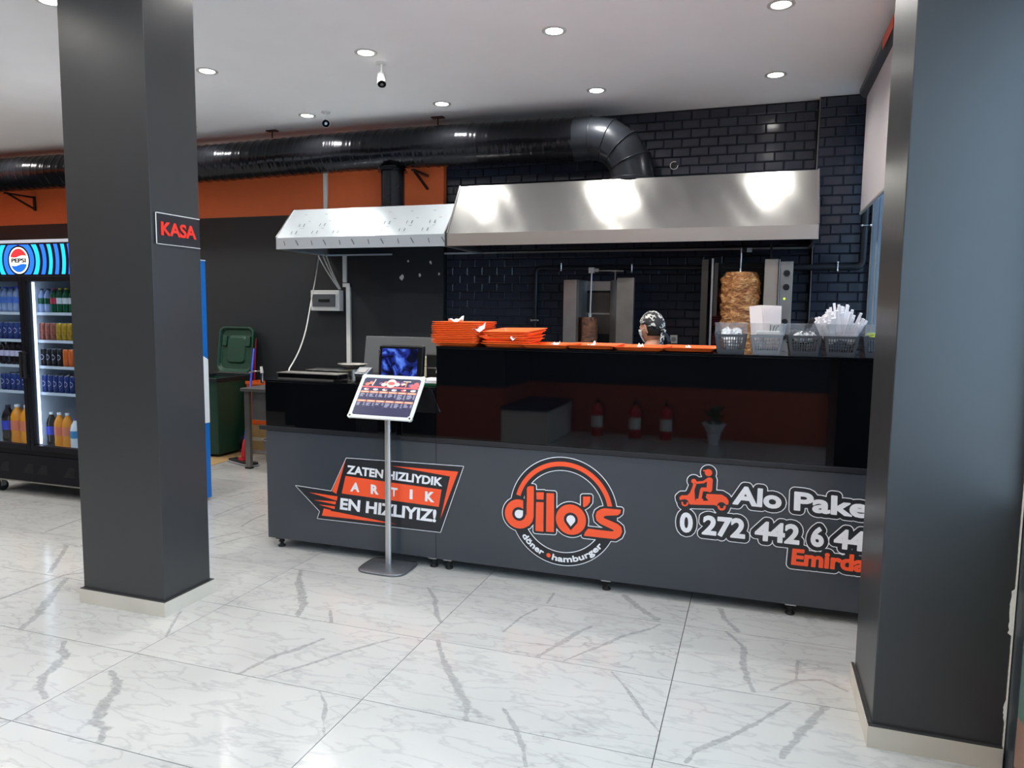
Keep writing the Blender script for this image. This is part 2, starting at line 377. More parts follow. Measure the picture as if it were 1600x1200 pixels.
class Field:      # union of flat shapes as a signed distance grid, turned into one clean flat mesh without overlaps
    def __init__(s, x0, x1, z0, z1, h=.0016):
        s.h = h; s.x = np.arange(x0,x1+h,h); s.z = np.arange(z0,z1+h,h); s.D = np.full((len(s.z),len(s.x)),-1.0); s.X, s.Z = np.meshgrid(s.x,s.z)
    def edges(s, E, lim=.045):
        E = np.array(E, float).reshape(-1,4); h = s.h
        xa, xb = E[:,[0,2]].min()-lim, E[:,[0,2]].max()+lim; za, zb = E[:,[1,3]].min()-lim, E[:,[1,3]].max()+lim
        i0, i1 = max(0,int((xa-s.x[0])/h)), min(len(s.x),int((xb-s.x[0])/h)+2); j0, j1 = max(0,int((za-s.z[0])/h)), min(len(s.z),int((zb-s.z[0])/h)+2)
        X, Z = s.X[j0:j1,i0:i1], s.Z[j0:j1,i0:i1]; ins = np.zeros(X.shape,bool); dist = np.full(X.shape,lim)
        zc = s.z[j0:j1]; xc = s.x[i0:i1]
        for ax, az, bx, bz in E:
            if az != bz:
                m = ((zc >= az) != (zc >= bz)); jj = np.nonzero(m)[0]
                for j in jj:
                    xi = ax+(zc[j]-az)/(bz-az)*(bx-ax); ins[j, :np.searchsorted(xc,xi)] ^= True
            p0, p1 = max(0,int((min(ax,bx)-lim-xc[0])/h)), int((max(ax,bx)+lim-xc[0])/h)+2; q0, q1 = max(0,int((min(az,bz)-lim-zc[0])/h)), int((max(az,bz)+lim-zc[0])/h)+2
            x, z = X[q0:q1,p0:p1], Z[q0:q1,p0:p1]; dx, dz = bx-ax, bz-az; L2 = dx*dx+dz*dz+1e-14
            t = np.clip(((x-ax)*dx+(z-az)*dz)/L2,0,1); d = np.hypot(x-ax-t*dx, z-az-t*dz); dist[q0:q1,p0:p1] = np.minimum(dist[q0:q1,p0:p1], d)
        s.D[j0:j1,i0:i1] = np.maximum(s.D[j0:j1,i0:i1], np.where(ins,dist,-dist)); return s
    def poly(s, P): return s.edges([(*a,*b) for a, b in zip(P, P[1:]+P[:1])])
    def mesh(s, mb):   # a flat mesh whose outline is its boundary edges
        cnt = {}
        for f in mb.f:
            for i in range(len(f)):
                e = tuple(sorted((f[i], f[(i+1)%len(f)]))); cnt[e] = cnt.get(e,0)+1
        return s.edges([(mb.v[a][0],mb.v[a][2],mb.v[b][0],mb.v[b][2]) for (a,b),k in cnt.items() if k == 1])
    def stroke(s, P, w):
        for a, b in zip(P, P[1:]):
            dx, dz = b[0]-a[0], b[1]-a[1]; t = np.clip(((s.X-a[0])*dx+(s.Z-a[1])*dz)/(dx*dx+dz*dz+1e-14),0,1); s.D = np.maximum(s.D, w/2-np.hypot(s.X-a[0]-t*dx, s.Z-a[1]-t*dz))
        return s
    def disc(s, c, r): s.D = np.maximum(s.D, r-np.hypot(s.X-c[0],s.Z-c[1])); return s
    def ring(s, c, r0, r1, a0=None, a1=None):
        d = np.hypot(s.X-c[0],s.Z-c[1]); v = np.minimum(d-r0, r1-d)
        if a0 is not None:
            a = np.mod(np.arctan2(s.Z-c[1],s.X-c[0])-a0, 2*np.pi); v = np.where(a <= a1-a0, v, -np.abs(v)-s.h)
        s.D = np.maximum(s.D, v); return s
    def cut(s, o, grow=0): s.D = np.minimum(s.D, -(o.D+grow)); return s
    def copy(s): c = Field.__new__(Field); c.__dict__.update(s.__dict__); c.D = s.D.copy(); return c
    def put(s, name, mt, y, parent, label=None, grow=0):
        V = s.D+grow; ins = V >= 0; mb = MB(); X, Z = s.x, s.z
        full = ins[:-1,:-1]&ins[1:,:-1]&ins[:-1,1:]&ins[1:,1:]; anyi = ins[:-1,:-1]|ins[1:,:-1]|ins[:-1,1:]|ins[1:,1:]
        for j in range(full.shape[0]):
            row = full[j]; dd = np.diff(np.concatenate([[0],row.astype(int),[0]])); st, en = np.nonzero(dd == 1)[0], np.nonzero(dd == -1)[0]
            for a, b in zip(st, en): mb.add([(X[a],y,Z[j]),(X[b],y,Z[j]),(X[b],y,Z[j+1]),(X[a],y,Z[j+1])],[(0,1,2,3)])
        for j, i in zip(*np.nonzero(anyi & ~full)):
            c = [(i,j),(i+1,j),(i+1,j+1),(i,j+1)]; P = []
            for k in range(4):
                a, b = c[k], c[(k+1)%4]; va, vb = V[a[1],a[0]], V[b[1],b[0]]
                if va >= 0: P.append((X[a[0]],y,Z[a[1]]))
                if (va >= 0) != (vb >= 0):
                    t = va/(va-vb); P.append((X[a[0]]+(X[b[0]]-X[a[0]])*t, y, Z[a[1]]+(Z[b[1]]-Z[a[1]])*t))
            if len(P) > 2: mb.add(P,[tuple(range(len(P)))])
        return mb.build(name, mt, parent, label)
_tc = {}
def text2d(txt, bold=.02):
    if (txt,bold) in _tc: return _tc[(txt,bold)]
    cu = bpy.data.curves.new('t','FONT'); cu.body = txt; cu.size = 1; cu.offset = bold; cu.resolution_u = 4
    o = bpy.data.objects.new('t', cu); COL.objects.link(o); bpy.context.view_layer.update()
    me = bpy.data.meshes.new_from_object(o.evaluated_get(bpy.context.evaluated_depsgraph_get()))
    v = [(p.co.x,p.co.y) for p in me.vertices]; f = [tuple(p.vertices) for p in me.polygons]
    bpy.data.objects.remove(o); bpy.data.curves.remove(cu); bpy.data.meshes.remove(me)
    _tc[(txt,bold)] = (v,f); return v, f
def text_quad(mb, txt, q, y, bold=.02, m=0, fn=None):   # q: TL,TR,BR,BL in (x,z)
    v, f = text2d(txt, bold); x0 = min(a for a,_ in v); x1 = max(a for a,_ in v); y0 = min(b for _,b in v); y1 = max(b for _,b in v)
    o = []
    for a, b in v:
        u = (a-x0)/(x1-x0); w = (b-y0)/(y1-y0)
        X = (q[3][0]*(1-u)+q[2][0]*u)*(1-w)+(q[0][0]*(1-u)+q[1][0]*u)*w
        Z = (q[3][1]*(1-u)+q[2][1]*u)*(1-w)+(q[0][1]*(1-u)+q[1][1]*u)*w
        o.append(fn(X,Z) if fn else (X,y,Z))
    mb.add(o, f, m); return mb
def bold_text(txt, q, y, name, mt, parent, label=None, g=.005, h=.0013):   # clean bold lettering: thin outlines grown by g
    cx_ = sum(p[0] for p in q)/4; cz_ = sum(p[1] for p in q)/4; mb = MB()
    q = [(p[0]+(g if p[0] < cx_ else -g), p[1]+(g if p[1] < cz_ else -g)) for p in q]
    text_quad(mb, txt, q, y, .014)
    f = Field(min(p[0] for p in q)-.03,max(p[0] for p in q)+.03,min(p[1] for p in q)-.03,max(p[1] for p in q)+.03,h); f.mesh(mb)
    f.put(name, mt, y, parent, label, grow=g); return mb
def rect(x0,x1,z0,z1): return [(x0,z0),(x1,z0),(x1,z1),(x0,z1)]

# ================================================================== STRUCTURE
XL, XR, YF = -10.4, .93, -1.55
fl = struct(MB().box(XL,XR,YF,YW,-.05,-.006).build('floor','floor_grout'))
TX0, TY0 = -2.6866, 1.3237
VEINS = [(5.0, [(-4.3696, 3.5759), (-4.1565, 3.3292), (-4.0157, 3.1621)]), (8.0, [(-3.8255, 3.1135), (-3.6942, 2.9254), (-3.6106, 2.8114), (-3.4969, 2.666), (-3.4297, 2.531)]), (8.0, [(-3.1062, 2.5015), (-3.03, 2.423), (-2.9794, 2.4107), (-2.9294, 2.3205), (-2.8903, 2.2238), (-2.8195, 2.1452), (-2.7157, 2.0926)]), (10.0, [(-2.6566, 2.3539), (-2.5526, 2.293), (-2.4944, 2.2293), (-2.4512, 2.1332), (-2.3739, 2.0281), (-2.2986, 1.9996), (-2.2523, 1.9367)]), (2.0, [(-2.8455, 2.9707), (-2.7666, 2.834), (-2.6894, 2.7094)]), (3.0, [(-3.8244, 3.2229), (-3.8973, 3.1543), (-3.8933, 2.7638)]), (8.0, [(-2.6078, 3.705), (-2.5144, 3.5513), (-2.3723, 3.3846), (-2.2879, 3.2714), (-2.2275, 3.1324)]), (2.0, [(-2.108, 3.2555), (-2.0228, 3.1315)]), (6.0, [(-2.1084, 2.5287), (-2.0687, 2.7117), (-2.0036, 2.8283), (-1.9525, 2.9448)]), (4.0, [(-1.98, 2.5266), (-1.9247, 2.6285), (-1.8531, 2.7307), (-1.7768, 2.869), (-1.6852, 2.9982), (-1.6095, 3.0926)]), (4.0, [(-1.6887, 2.5202), (-1.6067, 2.4373), (-1.5586, 2.3496), (-1.4904, 2.2489)]), (5.0, [(-1.7555, 3.7361), (-1.647, 3.5936), (-1.5503, 3.4074), (-1.4915, 3.3264)]), (9.0, [(-1.4182, 3.1288), (-1.3072, 2.9486), (-1.1958, 2.8015), (-1.1147, 2.6944), (-1.0543, 2.6208), (-1.0244, 2.5271)]), (6.0, [(-0.9126, 2.6564), (-0.8642, 2.5991), (-0.8099, 2.5199), (-0.7623, 2.4443), (-0.7107, 2.3283)]), (6.0, [(-0.9079, 3.1339), (-0.8539, 3.2796), (-0.7828, 3.4644), (-0.7424, 3.5515)]), (4.0, [(-0.7794, 3.1404), (-0.6997, 3.2716), (-0.6492, 3.3434), (-0.5637, 3.4977), (-0.447, 3.6232), (-0.4077, 3.6989)]), (4.0, [(-0.5524, 3.1073), (-0.4787, 3.0082), (-0.4115, 2.8994), (-0.3475, 2.7848), (-0.2884, 2.7068)]), (2.0, [(-1.1488, 3.3304), (-1.1145, 3.5414), (-1.0664, 3.6661)]), (8.0, [(-0.6544, 4.02), (-0.556, 3.8819), (-0.4344, 3.7524)]), (2.0, [(-1.0387, 3.7604), (-1.0403, 3.9077)]), (6.0, [(-0.1249, 4.0129), (-0.0946, 3.8901), (-0.0226, 3.7425)]), (6.0, [(-0.0783, 3.7221), (0.0082, 3.5722), (0.0066, 3.4061), (0.0297, 3.245), (0.0544, 3.1495)]), (3.0, [(0.2494, 3.5142), (0.2358, 3.3195), (0.125, 3.1835)]), (2.0, [(0.2354, 3.3104), (0.3452, 3.3591), (0.4389, 3.2884)]), (6.0, [(-0.1733, 2.5436), (-0.146, 2.6267), (-0.048, 2.7391), (0.0627, 2.8888), (0.1992, 3.1035)]), (9.0, [(0.1565, 2.6976), (0.2241, 2.8633), (0.2811, 2.996), (0.3412, 3.1232)]), (3.0, [(-4.7754, 3.7445), (-4.805, 3.9187), (-4.8259, 4.075)]), (3.0, [(-3.569, 4.3581), (-3.6143, 4.5219), (-3.607, 4.6815)]), (2.0, [(-3.5791, 4.0378), (-3.4888, 4.2334)]), (2.0, [(-4.2461, 5.0006), (-4.205, 5.1915), (-4.1242, 5.3604)]), (2.0, [(-3.9468, 4.498), (-3.9679, 4.8229), (-3.9156, 5.0866)]), (2.0, [(-3.4482, 3.9216), (-3.3885, 4.11), (-3.298, 4.2758)])]
def seg_field(P):   # signed "inside a vein" value at floor points P (n,2)
    best = np.full(len(P), -1.0)
    for w, pts in VEINS:
        pts = np.array(pts)
        dmid = math.hypot(*pts.mean(0)) + .4
        hw = w/1131*dmid*.60
        if hw < .007: hw = .007
        for k in range(len(pts)-1):
            a, b = pts[k], pts[k+1]; d = b-a; tk = (k+.5)/(len(pts)-1); hwk = hw*(.45+.75*math.sin(math.pi*tk)); L2 = (d**2).sum()
            t = np.clip(((P-a)@d)/L2, 0, 1); q = a+t[:,None]*d
            dist = np.hypot(*(P-q).T); best = np.maximum(best, 1-dist/hwk*.5)
    return best
GJ = .0018
plain = None; nt_ = 0
for i in range(-7, 4):
    for j in range(-5, 10):
        x0, x1 = TX0+1.2*i+GJ, TX0+1.2*(i+1)-GJ; y0, y1 = TY0+.6*j+GJ, TY0+.6*(j+1)-GJ
        cx0, cx1, cy0, cy1 = max(x0,XL), min(x1,XR), max(y0,YF), min(y1,YW)
        if cx1-cx0 < .02 or cy1-cy0 < .02: continue
        full = (cx0,cx1,cy0,cy1) == (x0,x1,y0,y1)
        near = 1 <= j <= 6 or (j == 0)
        me = None
        if near:
            nx, ny = max(2,int((cx1-cx0)/.008)), max(2,int((cy1-cy0)/.008))
            gx, gy = np.meshgrid(np.linspace(cx0,cx1,nx+1), np.linspace(cy0,cy1,ny+1)); P = np.stack([gx.ravel(),gy.ravel()],1)
            val = seg_field(P)
            if val.max() > .2:
                vs = np.zeros((len(P),3)); vs[:,:2] = P-[cx0,cy0]
                idx = np.arange((nx+1)*(ny+1)).reshape(ny+1,nx+1)
                fs = np.stack([idx[:-1,:-1].ravel(),idx[:-1,1:].ravel(),idx[1:,1:].ravel(),idx[1:,:-1].ravel()],1)
                nv = len(vs); base = [(0,0,-.006),(cx1-cx0,0,-.006),(cx1-cx0,cy1-cy0,-.006),(0,cy1-cy0,-.006)]
                c = [idx[0,0],idx[0,-1],idx[-1,-1],idx[-1,0]]
                faces = fs.tolist()+[[nv,nv+1,c[1],c[0]],[nv+1,nv+2,c[2],c[1]],[nv+2,nv+3,c[3],c[2]],[nv+3,nv,c[0],c[3]]]
                me = bpy.data.meshes.new('tile'); me.from_pydata(vs.tolist()+base, [], faces)
                at = me.attributes.new('vein','FLOAT','POINT'); at.data.foreach_set('value', np.concatenate([val, np.zeros(4)-1]).astype(np.float32))
                me.materials.append(M['marble'])
        if me is None:
            if full and plain: me = plain
            else:
                o = MB().box(0,cx1-cx0,0,cy1-cy0,-.006,0); me = bpy.data.meshes.new('tile'); me.from_pydata(o.v,[],o.f); me.materials.append(M['marble'])
                if full: plain = me
        t = bpy.data.objects.new('tile', me); COL.objects.link(t); t.parent = fl; t.location = (cx0,cy0,0)

struct(MB().box(XL,XR,YF,YW+.1,H,H+.1).build('ceiling','ceiling_paint'))
# back wall: grey paint with an orange band on top, black tiled part on the right
wb = struct(MB().box(XL,-3.09,YW,YW+.1,0,2.66).box(XL,-3.09,YW,YW+.1,2.66,H,1).box(-3.09,XR,YW+.012,YW+.1,0,H,2).build('wall_back',['wall_grey','wall_orange','grout']))
struct(MB().box(-3.68,-3.09,6.94,YW,0,2.66).box(-3.68,-3.09,6.94,YW,2.66,H,1).build('trim_1',['wall_grey','wall_orange']))
pr = struct(MB().box(.441,XR,6.923,YW+.012,0,H).box(.436,.441,6.915,YW,0,H,1).build('trim_2',['grout','steel_dull']))
TW, TH, TG = .163, .0827, .0022
def tile_mesh(w, h):
    b = .008; t = .007
    v = [(0,0,0),(w,0,0),(w,0,h),(0,0,h),(b,-t,b),(w-b,-t,b),(w-b,-t,h-b),(b,-t,h-b)]
    v = [(x,y-.005,z) for x,y,z in v]+[(0,0,0),(w,0,0),(w,0,h),(0,0,h)]
    f = [(4,5,6,7),(0,1,5,4),(1,2,6,5),(2,3,7,6),(3,0,4,7),(8,9,1,0),(9,10,2,1),(10,11,3,2),(11,8,0,3)]
    return v, f
tcache = {}
rest = MB(); rest2 = MB()
def wall_tiles(par, x0, x1, y, lo, hi, restmb, zs):
    r = 0; z = .0
    while z < H-.01:
        h = min(TH, H-z); off = 0 if r%2 else -TW/2; x = x0+off+zs
        while x > x0: x -= TW
        while x < x1-.004:
            a, b = max(x,x0), min(x+TW,x1)
            if b-a > .02:
                w = round(b-a-TG,4); hh = round(h-TG,4)
                if lo <= z <= hi:
                    if (w,hh) not in tcache:
                        v, f = tile_mesh(w,hh); me = bpy.data.meshes.new('tile'); me.from_pydata(v,[],f); me.materials.append(M['tile_black']); tcache[(w,hh)] = me
                    o = bpy.data.objects.new('tile', tcache[(w,hh)]); COL.objects.link(o); o.parent = par
                    o.location = (a,y,z); o.rotation_euler = (random.uniform(-.006,.006), 0, random.uniform(-.006,.006))
                else:
                    v, f = tile_mesh(w,hh); restmb.add([(a+p[0], y+p[1], z+p[2]) for p in v], f)
            x += TW
        z += TH; r += 1
wall_tiles(wb, -3.088, .436, YW+.012, 1.40, 2.15, rest, .0)
wall_tiles(pr, .443, XR-.01, 6.923, 1.38, 3.4, rest2, .05)
rest.build('tile_field','tile_black',wb,kind='stuff'); rest2.build('tile_field','tile_black',pr,kind='stuff')
struct(MB().box(XL-.1,XL,YF,YW,0,2.66).box(XL-.1,XL,YF,YW,2.66,H,1).build('wall_left',['wall_grey','wall_orange']))
struct(MB().box(-3.0,XR,YF-.1,YF,0,.66,1).box(XL,-3.0,YF-.1,YF,0,.66).box(XL,XR,YF-.1,YF,.66,H).build('wall_front',['wall_grey','orange_low']))
struct(MB().box(-3.88,-2.95,YF,-.45,0,.66,1).box(-6.2,-3.88,YF,-.45,0,.66).box(-6.2,-2.95,YF,-.45,.66,H).build('trim_3',['wall_grey','orange_low']))
# right side: glazed front (window_1), pillar, glazed part behind the counter (window_2)
wr = MB(); wr.box(XR,XR+.2,YF,2.80,2.95,H).box(XR,XR+.2,3.38,6.95,3.3,H).box(XR,XR+.2,3.38,6.95,0,.9).box(XR,XR+.2,6.95,YW+.1,0,H).box(XR,XR+.2,YF,YF+.15,0,H)
struct(wr.build('wall_right','wall_grey'))
w1 = struct(MB().box(.8975,.905,2.8875,2.95,0,2.95).box(.905,.965,2.795,2.95,0,2.95).box(.905,.965,YF+.15,2.795,0,.07).box(.905,.965,YF+.15,2.795,2.88,2.95).box(.905,.965,.62,.69,.07,2.88).build('window_1','door_frame',bevel=.004))
MB().box(.909,.917,.69,2.795,.07,2.88).build('pane','window_glass',w1); MB().box(.93,.938,YF+.15,.62,.07,2.88).build('pane','window_glass',w1)
mb = MB()
for y in (3.38,4.55,5.72,6.55,6.86): mb.box(.90,.96,y,y+.09,.9,3.3)
mb.box(.90,.96,3.38,6.95,.9,.97).box(.90,.96,3.38,6.95,3.22,3.3)
for y in (6.57,6.61,6.88,6.91): mb.box(.893,.9,y,y+.012,.97,3.22,1)
w2 = struct(mb.build('window_2',['win_frame','win_line']))
for a, b in ((3.47,4.55),(4.64,5.72),(5.81,6.55),(6.64,6.86)): MB().box(.925,.933,a,b,.97,3.22).build('pane','tinted_glass',w2)
struct(MB().box(XR+.2,9,-8,14,-.12,-.02).build('pavement','pavement'))
MB().box(.9065,.908,.70,2.794,.071,.25).build('film_print','film_pink',w1,'pinkish film on the lower glass'); MB().box(.9065,.908,.70,2.794,.25,.95).build('film_print','teal_panel',w1,'teal film on the glass')
struct(MB().box(7.6,7.8,-2,9,-.02,2.4).build('trim_4','asphalt'))
# pillars with marble skirting
pl = struct(MB().box(-3.43,-2.877,2.897,3.232,0,H).build('pillar','pillar_paint',bevel=.003))
for nm, b in (('a',(-3.445,-2.86,2.880,2.897)),('b',(-2.877,-2.860,2.897,3.249)),('c',(-3.447,-3.43,2.897,3.249)),('d',(-3.43,-2.877,3.232,3.249))):
    MB().box(*b,0,.078).box(b[0]+.002,b[1]-.002,b[2]+.002,b[3]-.002,.078,.082,1).build('skirting_slab',['marble_skirt','pillar_paint'],pl)
pr2 = struct(MB().box(.475,.897,2.886,3.38,0,H).build('pillar','pillar_paint',bevel=.004))
for b in ((.459,.897,2.869,2.886),(.459,.475,2.886,3.396)):
    MB().box(*b,0,.082).box(b[0]+.002,b[1]-.002,b[2]+.002,b[3]-.002,.082,.087,1).build('skirting_slab',['marble_skirt','pillar_paint'],pr2)
mb = MB(); random.seed(12); z = .06; prof = []
while z < 1.45:
    w = .0004+random.uniform(0,.0010)
    if .50 < z < .66: w = .010+random.uniform(-.003,.004)
    if .19 < z < .25: w = .006+random.uniform(-.002,.002)
    if random.random() < .18 and z > .75: w = .0004
    prof.append((.898-w,z)); z += random.uniform(.006,.02)
mb.prism(prof+[(.902,prof[-1][1]),(.902,prof[0][1])],'y',2.8835,2.888)
mb.build('torn_plaster','plaster',pr2,'ragged white filler along the pillar edge')

# ================================================================== LIGHTS
proto = None
def downlight(x, y, lab):
    global proto
    if proto is None:
        t = thing('recessed_downlight', lab, 'ceiling light', (x,y,H), 'recessed ceiling downlights')
        MB().lathe((x,y,H),[(.082,0),(.082,-.004),(.074,-.008),(.060,-.006),(.056,.0)],28).build('ring','lamp_ring',t)
        MB().cyl((x,y,H-.001),(x,y,H-.004),.056,n=24).build('lamp_disc','lamp_white',t)
        proto = t
    else: t = dup(proto, (x,y,H), label=lab)
    L = bpy.data.lights.new('downlight','SPOT') if 'dl' not in globals() else globals()['dl']
    if 'dl' not in globals():
        L.energy = SPOT_W; L.spot_size = math.radians(150); L.spot_blend = .6; L.shadow_soft_size = .05; L.color = (1,.96,.905); globals()['dl'] = L
    lo = bpy.data.objects.new('downlight', L); COL.objects.link(lo); lo.parent = t; lo.location = (0,0,-.012)
XS = [.06-1.4195*k for k in range(8)]; YS = [6.2,4.85,3.5,2.15,.8,-.55]
rown = {6.2:'row nearest the tiled back wall',4.85:'row over the counter',3.5:'row over the pillars',2.15:'row before the pillars',.8:'row overhead of the viewer',-.55:'row by the front wall'}
ordn = ['first','second','third','fourth','fifth','sixth','seventh','eighth']
for y in YS:
    for k, x in enumerate(XS):
        downlight(x, y, 'round lit ceiling downlight, %s from the right in the %s' % (ordn[k], rown[y]))

# ================================================================== COUNTER
def counter(x0, x1, ztop, label, depth, feet, lend):
    t = thing('service_counter', label, 'counter', ((x0+x1)/2,4.3,0), 'front counter units')
    MB().box(x0,x1,4.03,4.048,.068,.803).build('front_panel','counter_grey',t,bevel=.002)
    MB().box(x0,x1,4.05,4.3,.80,.84).box(x0-(.05 if lend else 0),x1,4.022,4.06,.806,.834).build('ledge','black_trim',t,'dark ledge strip',bevel=.002)
    MB().box(x0,x1,4.032,4.044,.835,ztop-.014).build('glass_panel','black_glass',t,'glossy black glass front')
    MB().box(x0,x1,4.024,4.03+depth,ztop-.014,ztop).build('countertop','black_glass',t,'glossy black top',bevel=.002)
    for xs in ((x0,x0+.018),(x1-.018,x1)):
        MB().box(*xs,4.05,4.03+depth,.068,.803).box(*xs,4.05,4.03+depth,.84,ztop-.014,1).build('side_panel',['counter_grey','black_glass'],t)
    MB().box(x0+.02,x1-.02,4.05,4.0+depth,.085,.103).build('bottom_shelf','black_trim',t)
    MB().box(x0+.02,x1-.02,4.0+depth,4.012+depth,.11,ztop-.02).build('back_panel','counter_grey',t)
    for fx in feet:
        for fy in (4.077, 3.97+depth):
            MB().box(fx-.028,fx+.028,fy-.03,fy+.03,.056,.084).lathe((fx,fy,0),[(.001,0),(.024,0),(.026,.008),(.014,.012),(.011,.03),(.02,.034),(.02,.042),(.012,.046),(.012,.056)],12,1).build('foot',['alu' if fx > -1.9 else 'rubber','rubber'],t)
counter(-3.088,-1.842,1.145,'lower end section of the grey and black glass counter, carrying the till',0.62,(-3.014,-1.844-.03),True)
counter(-1.840,.90,1.40,'taller main section of the grey counter with mirror black glass front',0.46,(-1.77,-.768,.238,.80),False)

Y0 = 4.0295
def layer(k): return Y0-.0006*k
# ---- slogan sticker
t = thing('slogan_sticker','black and orange arrow-shaped slogan sticker on the left of the counter front','sticker',(-2.25,Y0,.5))
A_OUT = [(-2.4739, 0.6586), (-1.6574, 0.6692), (-1.8097, 0.2415), (-2.6967, 0.2378), (-2.6782, 0.2872), (-2.8612, 0.4432), (-2.5886, 0.4306)]
s0 = MB(); s0.add([(x,0,z) for x,z in A_OUT],[tuple(range(7))])
Field(-2.95,-1.6,.1,.82,.002).poly([tuple(q) for q in A_OUT]).put('outline','sticker_white',layer(1),t,grow=.0035)
D2(layer(2)).poly(A_OUT).put('backing','sticker_dark',t)
d = D2(layer(3))
for pts in [[(-2.1461, 0.6343), (-1.691, 0.6347), (-1.8099, 0.3255), (-1.7453, 0.6006)], [(-2.4788, 0.6482), (-2.5828, 0.4312), (-2.5503, 0.4171)], [(-2.7576, 0.4083), (-2.541, 0.4009), (-2.5471, 0.3713)], [(-2.7221, 0.3598), (-2.553, 0.3657), (-2.5581, 0.3447)], [(-2.6853, 0.3323), (-2.5611, 0.3332), (-2.5652, 0.3131)], [(-2.6466, 0.3102), (-2.5933, 0.3052), (-2.5934, 0.2983), (-2.5549, 0.297), (-2.1116, 0.2609), (-2.662, 0.2604)]]: d.poly(pts)
d.put('flash','sticker_orange',t)
D2(layer(3)).poly([(-2.4801, 0.542), (-1.8018, 0.5128), (-1.8205, 0.4017), (-2.5101, 0.4234)]).put('banner','sticker_orange',t)
mb = MB()
for s_, q, b in (('ZATEN HIZLIYDIK',[(-2.4679, 0.6146), (-1.7916, 0.5886), (-1.7966, 0.5334), (-2.4723, 0.5578)],.035),('EN HIZLIYIZ!',[(-2.5181, 0.3945), (-1.8344, 0.3825), (-1.8395, 0.3004), (-2.5258, 0.3153)],.035)):
    mb = MB(); text_quad(mb, s_, q, layer(4), .038); mb.build('lettering','sticker_white',t,'white capitals reading '+s_)
for c_, q in zip('ARTIK', [[(-2.4314, 0.504), (-2.3788, 0.5052), (-2.3794, 0.4438), (-2.4472, 0.4435)], [(-2.296, 0.5033), (-2.2407, 0.5006), (-2.2384, 0.44), (-2.2965, 0.4405)], [(-2.1559, 0.4974), (-2.1034, 0.4946), (-2.1172, 0.4389), (-2.1453, 0.4396)], [(-2.0192, 0.4956), (-1.9988, 0.495), (-2.0007, 0.4317), (-2.0211, 0.4331)], [(-1.9131, 0.4922), (-1.8485, 0.4916), (-1.8501, 0.4265), (-1.9149, 0.4292)]]):
    mb = MB(); text_quad(mb, c_, q, layer(4), .05); mb.build('letter','sticker_white',t)

# ---- round logo sticker
def bw(p): return p
t = thing('round_logo_sticker','round orange and black restaurant logo sticker in the middle of the counter front','sticker',(-1.19,Y0,.5))
ring = [(-1.0243, 0.7771), (-0.9937, 0.1243), (-1.3438, 0.4461), (-0.713, 0.4739)]
cx = (ring[2][0]+ring[3][0])/2; cz = (ring[0][1]+ring[1][1])/2; RR = ((ring[0][1]-ring[1][1])/2+(ring[3][0]-ring[2][0])/2)/2
LW = 0.0459
o_c, d_c = [(-0.9782, 0.4086)][0], [(-1.2975, 0.4098)][0]
letters = MB()
def fan(cen, rad, n=40): return [(cen[0]+rad*math.cos(2*math.pi*i/n), cen[1]+rad*math.sin(2*math.pi*i/n)) for i in range(n)]
OR = 0.0906; DR = OR*.98
shapes = [fan(o_c,OR), fan(d_c,DR)]
polys = [[(-1.2498, 0.5692), (-1.2449, 0.5803), (-1.2282, 0.5867), (-1.2064, 0.5858), (-1.205, 0.4028), (-1.2126, 0.372), (-1.2355, 0.341), (-1.254, 0.3548), (-1.2473, 0.3984)], [(-1.1914, 0.5518), (-1.1446, 0.5561), (-1.146, 0.5115), (-1.1893, 0.5095)], [(-1.1912, 0.4931), (-1.145, 0.4961), (-1.1435, 0.3181), (-1.1928, 0.317)], [(-1.1287, 0.5533), (-1.0816, 0.5549), (-1.0788, 0.3223), (-1.1276, 0.3198)], [(-0.9086, 0.5528), (-0.8658, 0.5568), (-0.8665, 0.5242), (-0.8812, 0.5034), (-0.8996, 0.4898), (-0.9073, 0.4946)], [(-0.6867, 0.4971), (-0.6895, 0.4763), (-0.704, 0.4625), (-0.7715, 0.4529), (-0.785, 0.446), (-0.7827, 0.4379), (-0.7026, 0.4119), (-0.682, 0.3962), (-0.6759, 0.3694), (-0.6873, 0.3406), (-0.7138, 0.3211), (-0.8993, 0.3204), (-0.8915, 0.3443), (-0.8753, 0.3656), (-0.7353, 0.3649), (-0.7232, 0.3683), (-0.7287, 0.3746), (-0.8044, 0.4024), (-0.8268, 0.4195), (-0.833, 0.4479), (-0.8253, 0.4723), (-0.8031, 0.489), (-0.7794, 0.4962)]]
s_glyph = MB()
for sh in shapes+polys: s_glyph.add([(x,0,z) for x,z in sh],[tuple(range(len(sh)))])
o1 = 0.0126
F0 = Field(cx-RR*1.35,cx+RR*1.35,cz-RR*1.15,cz+RR*1.15,.0014)
for sh in shapes+[[tuple(q) for q in P] for P in polys]: F0.poly([tuple(q) for q in sh])
Fo = F0.copy(); Fo.D = Fo.D+o1*1.1; Fo.ring((cx,cz),RR*.77,RR*1.0)
Fo.put('outline','sticker_white',layer(1),t,grow=o1*.36)
Fo.put('backing','sticker_dark',layer(2),t)
pinf = Field(cx-RR*1.35,cx+RR*1.35,cz-RR*1.15,cz+RR*1.15,.0014)
def pinpoly(c, R, k=1.0):
    return [(c[0]+R*math.cos(a), c[1]+R*math.sin(a)) for a in [math.radians(-28+i*236/30) for i in range(31)]]+[(c[0],c[1]-R*1.55*k)]
pinf.poly(pinpoly(o_c,OR*.46)); pinf.disc(d_c,DR*.47)
Fl = F0.copy().cut(pinf); Fa = Field(cx-RR*1.35,cx+RR*1.35,cz-RR*1.15,cz+RR*1.15,.0014).ring((cx,cz),RR*.84,RR*.925,math.radians(6),math.radians(165)).cut(F0,o1*1.0)
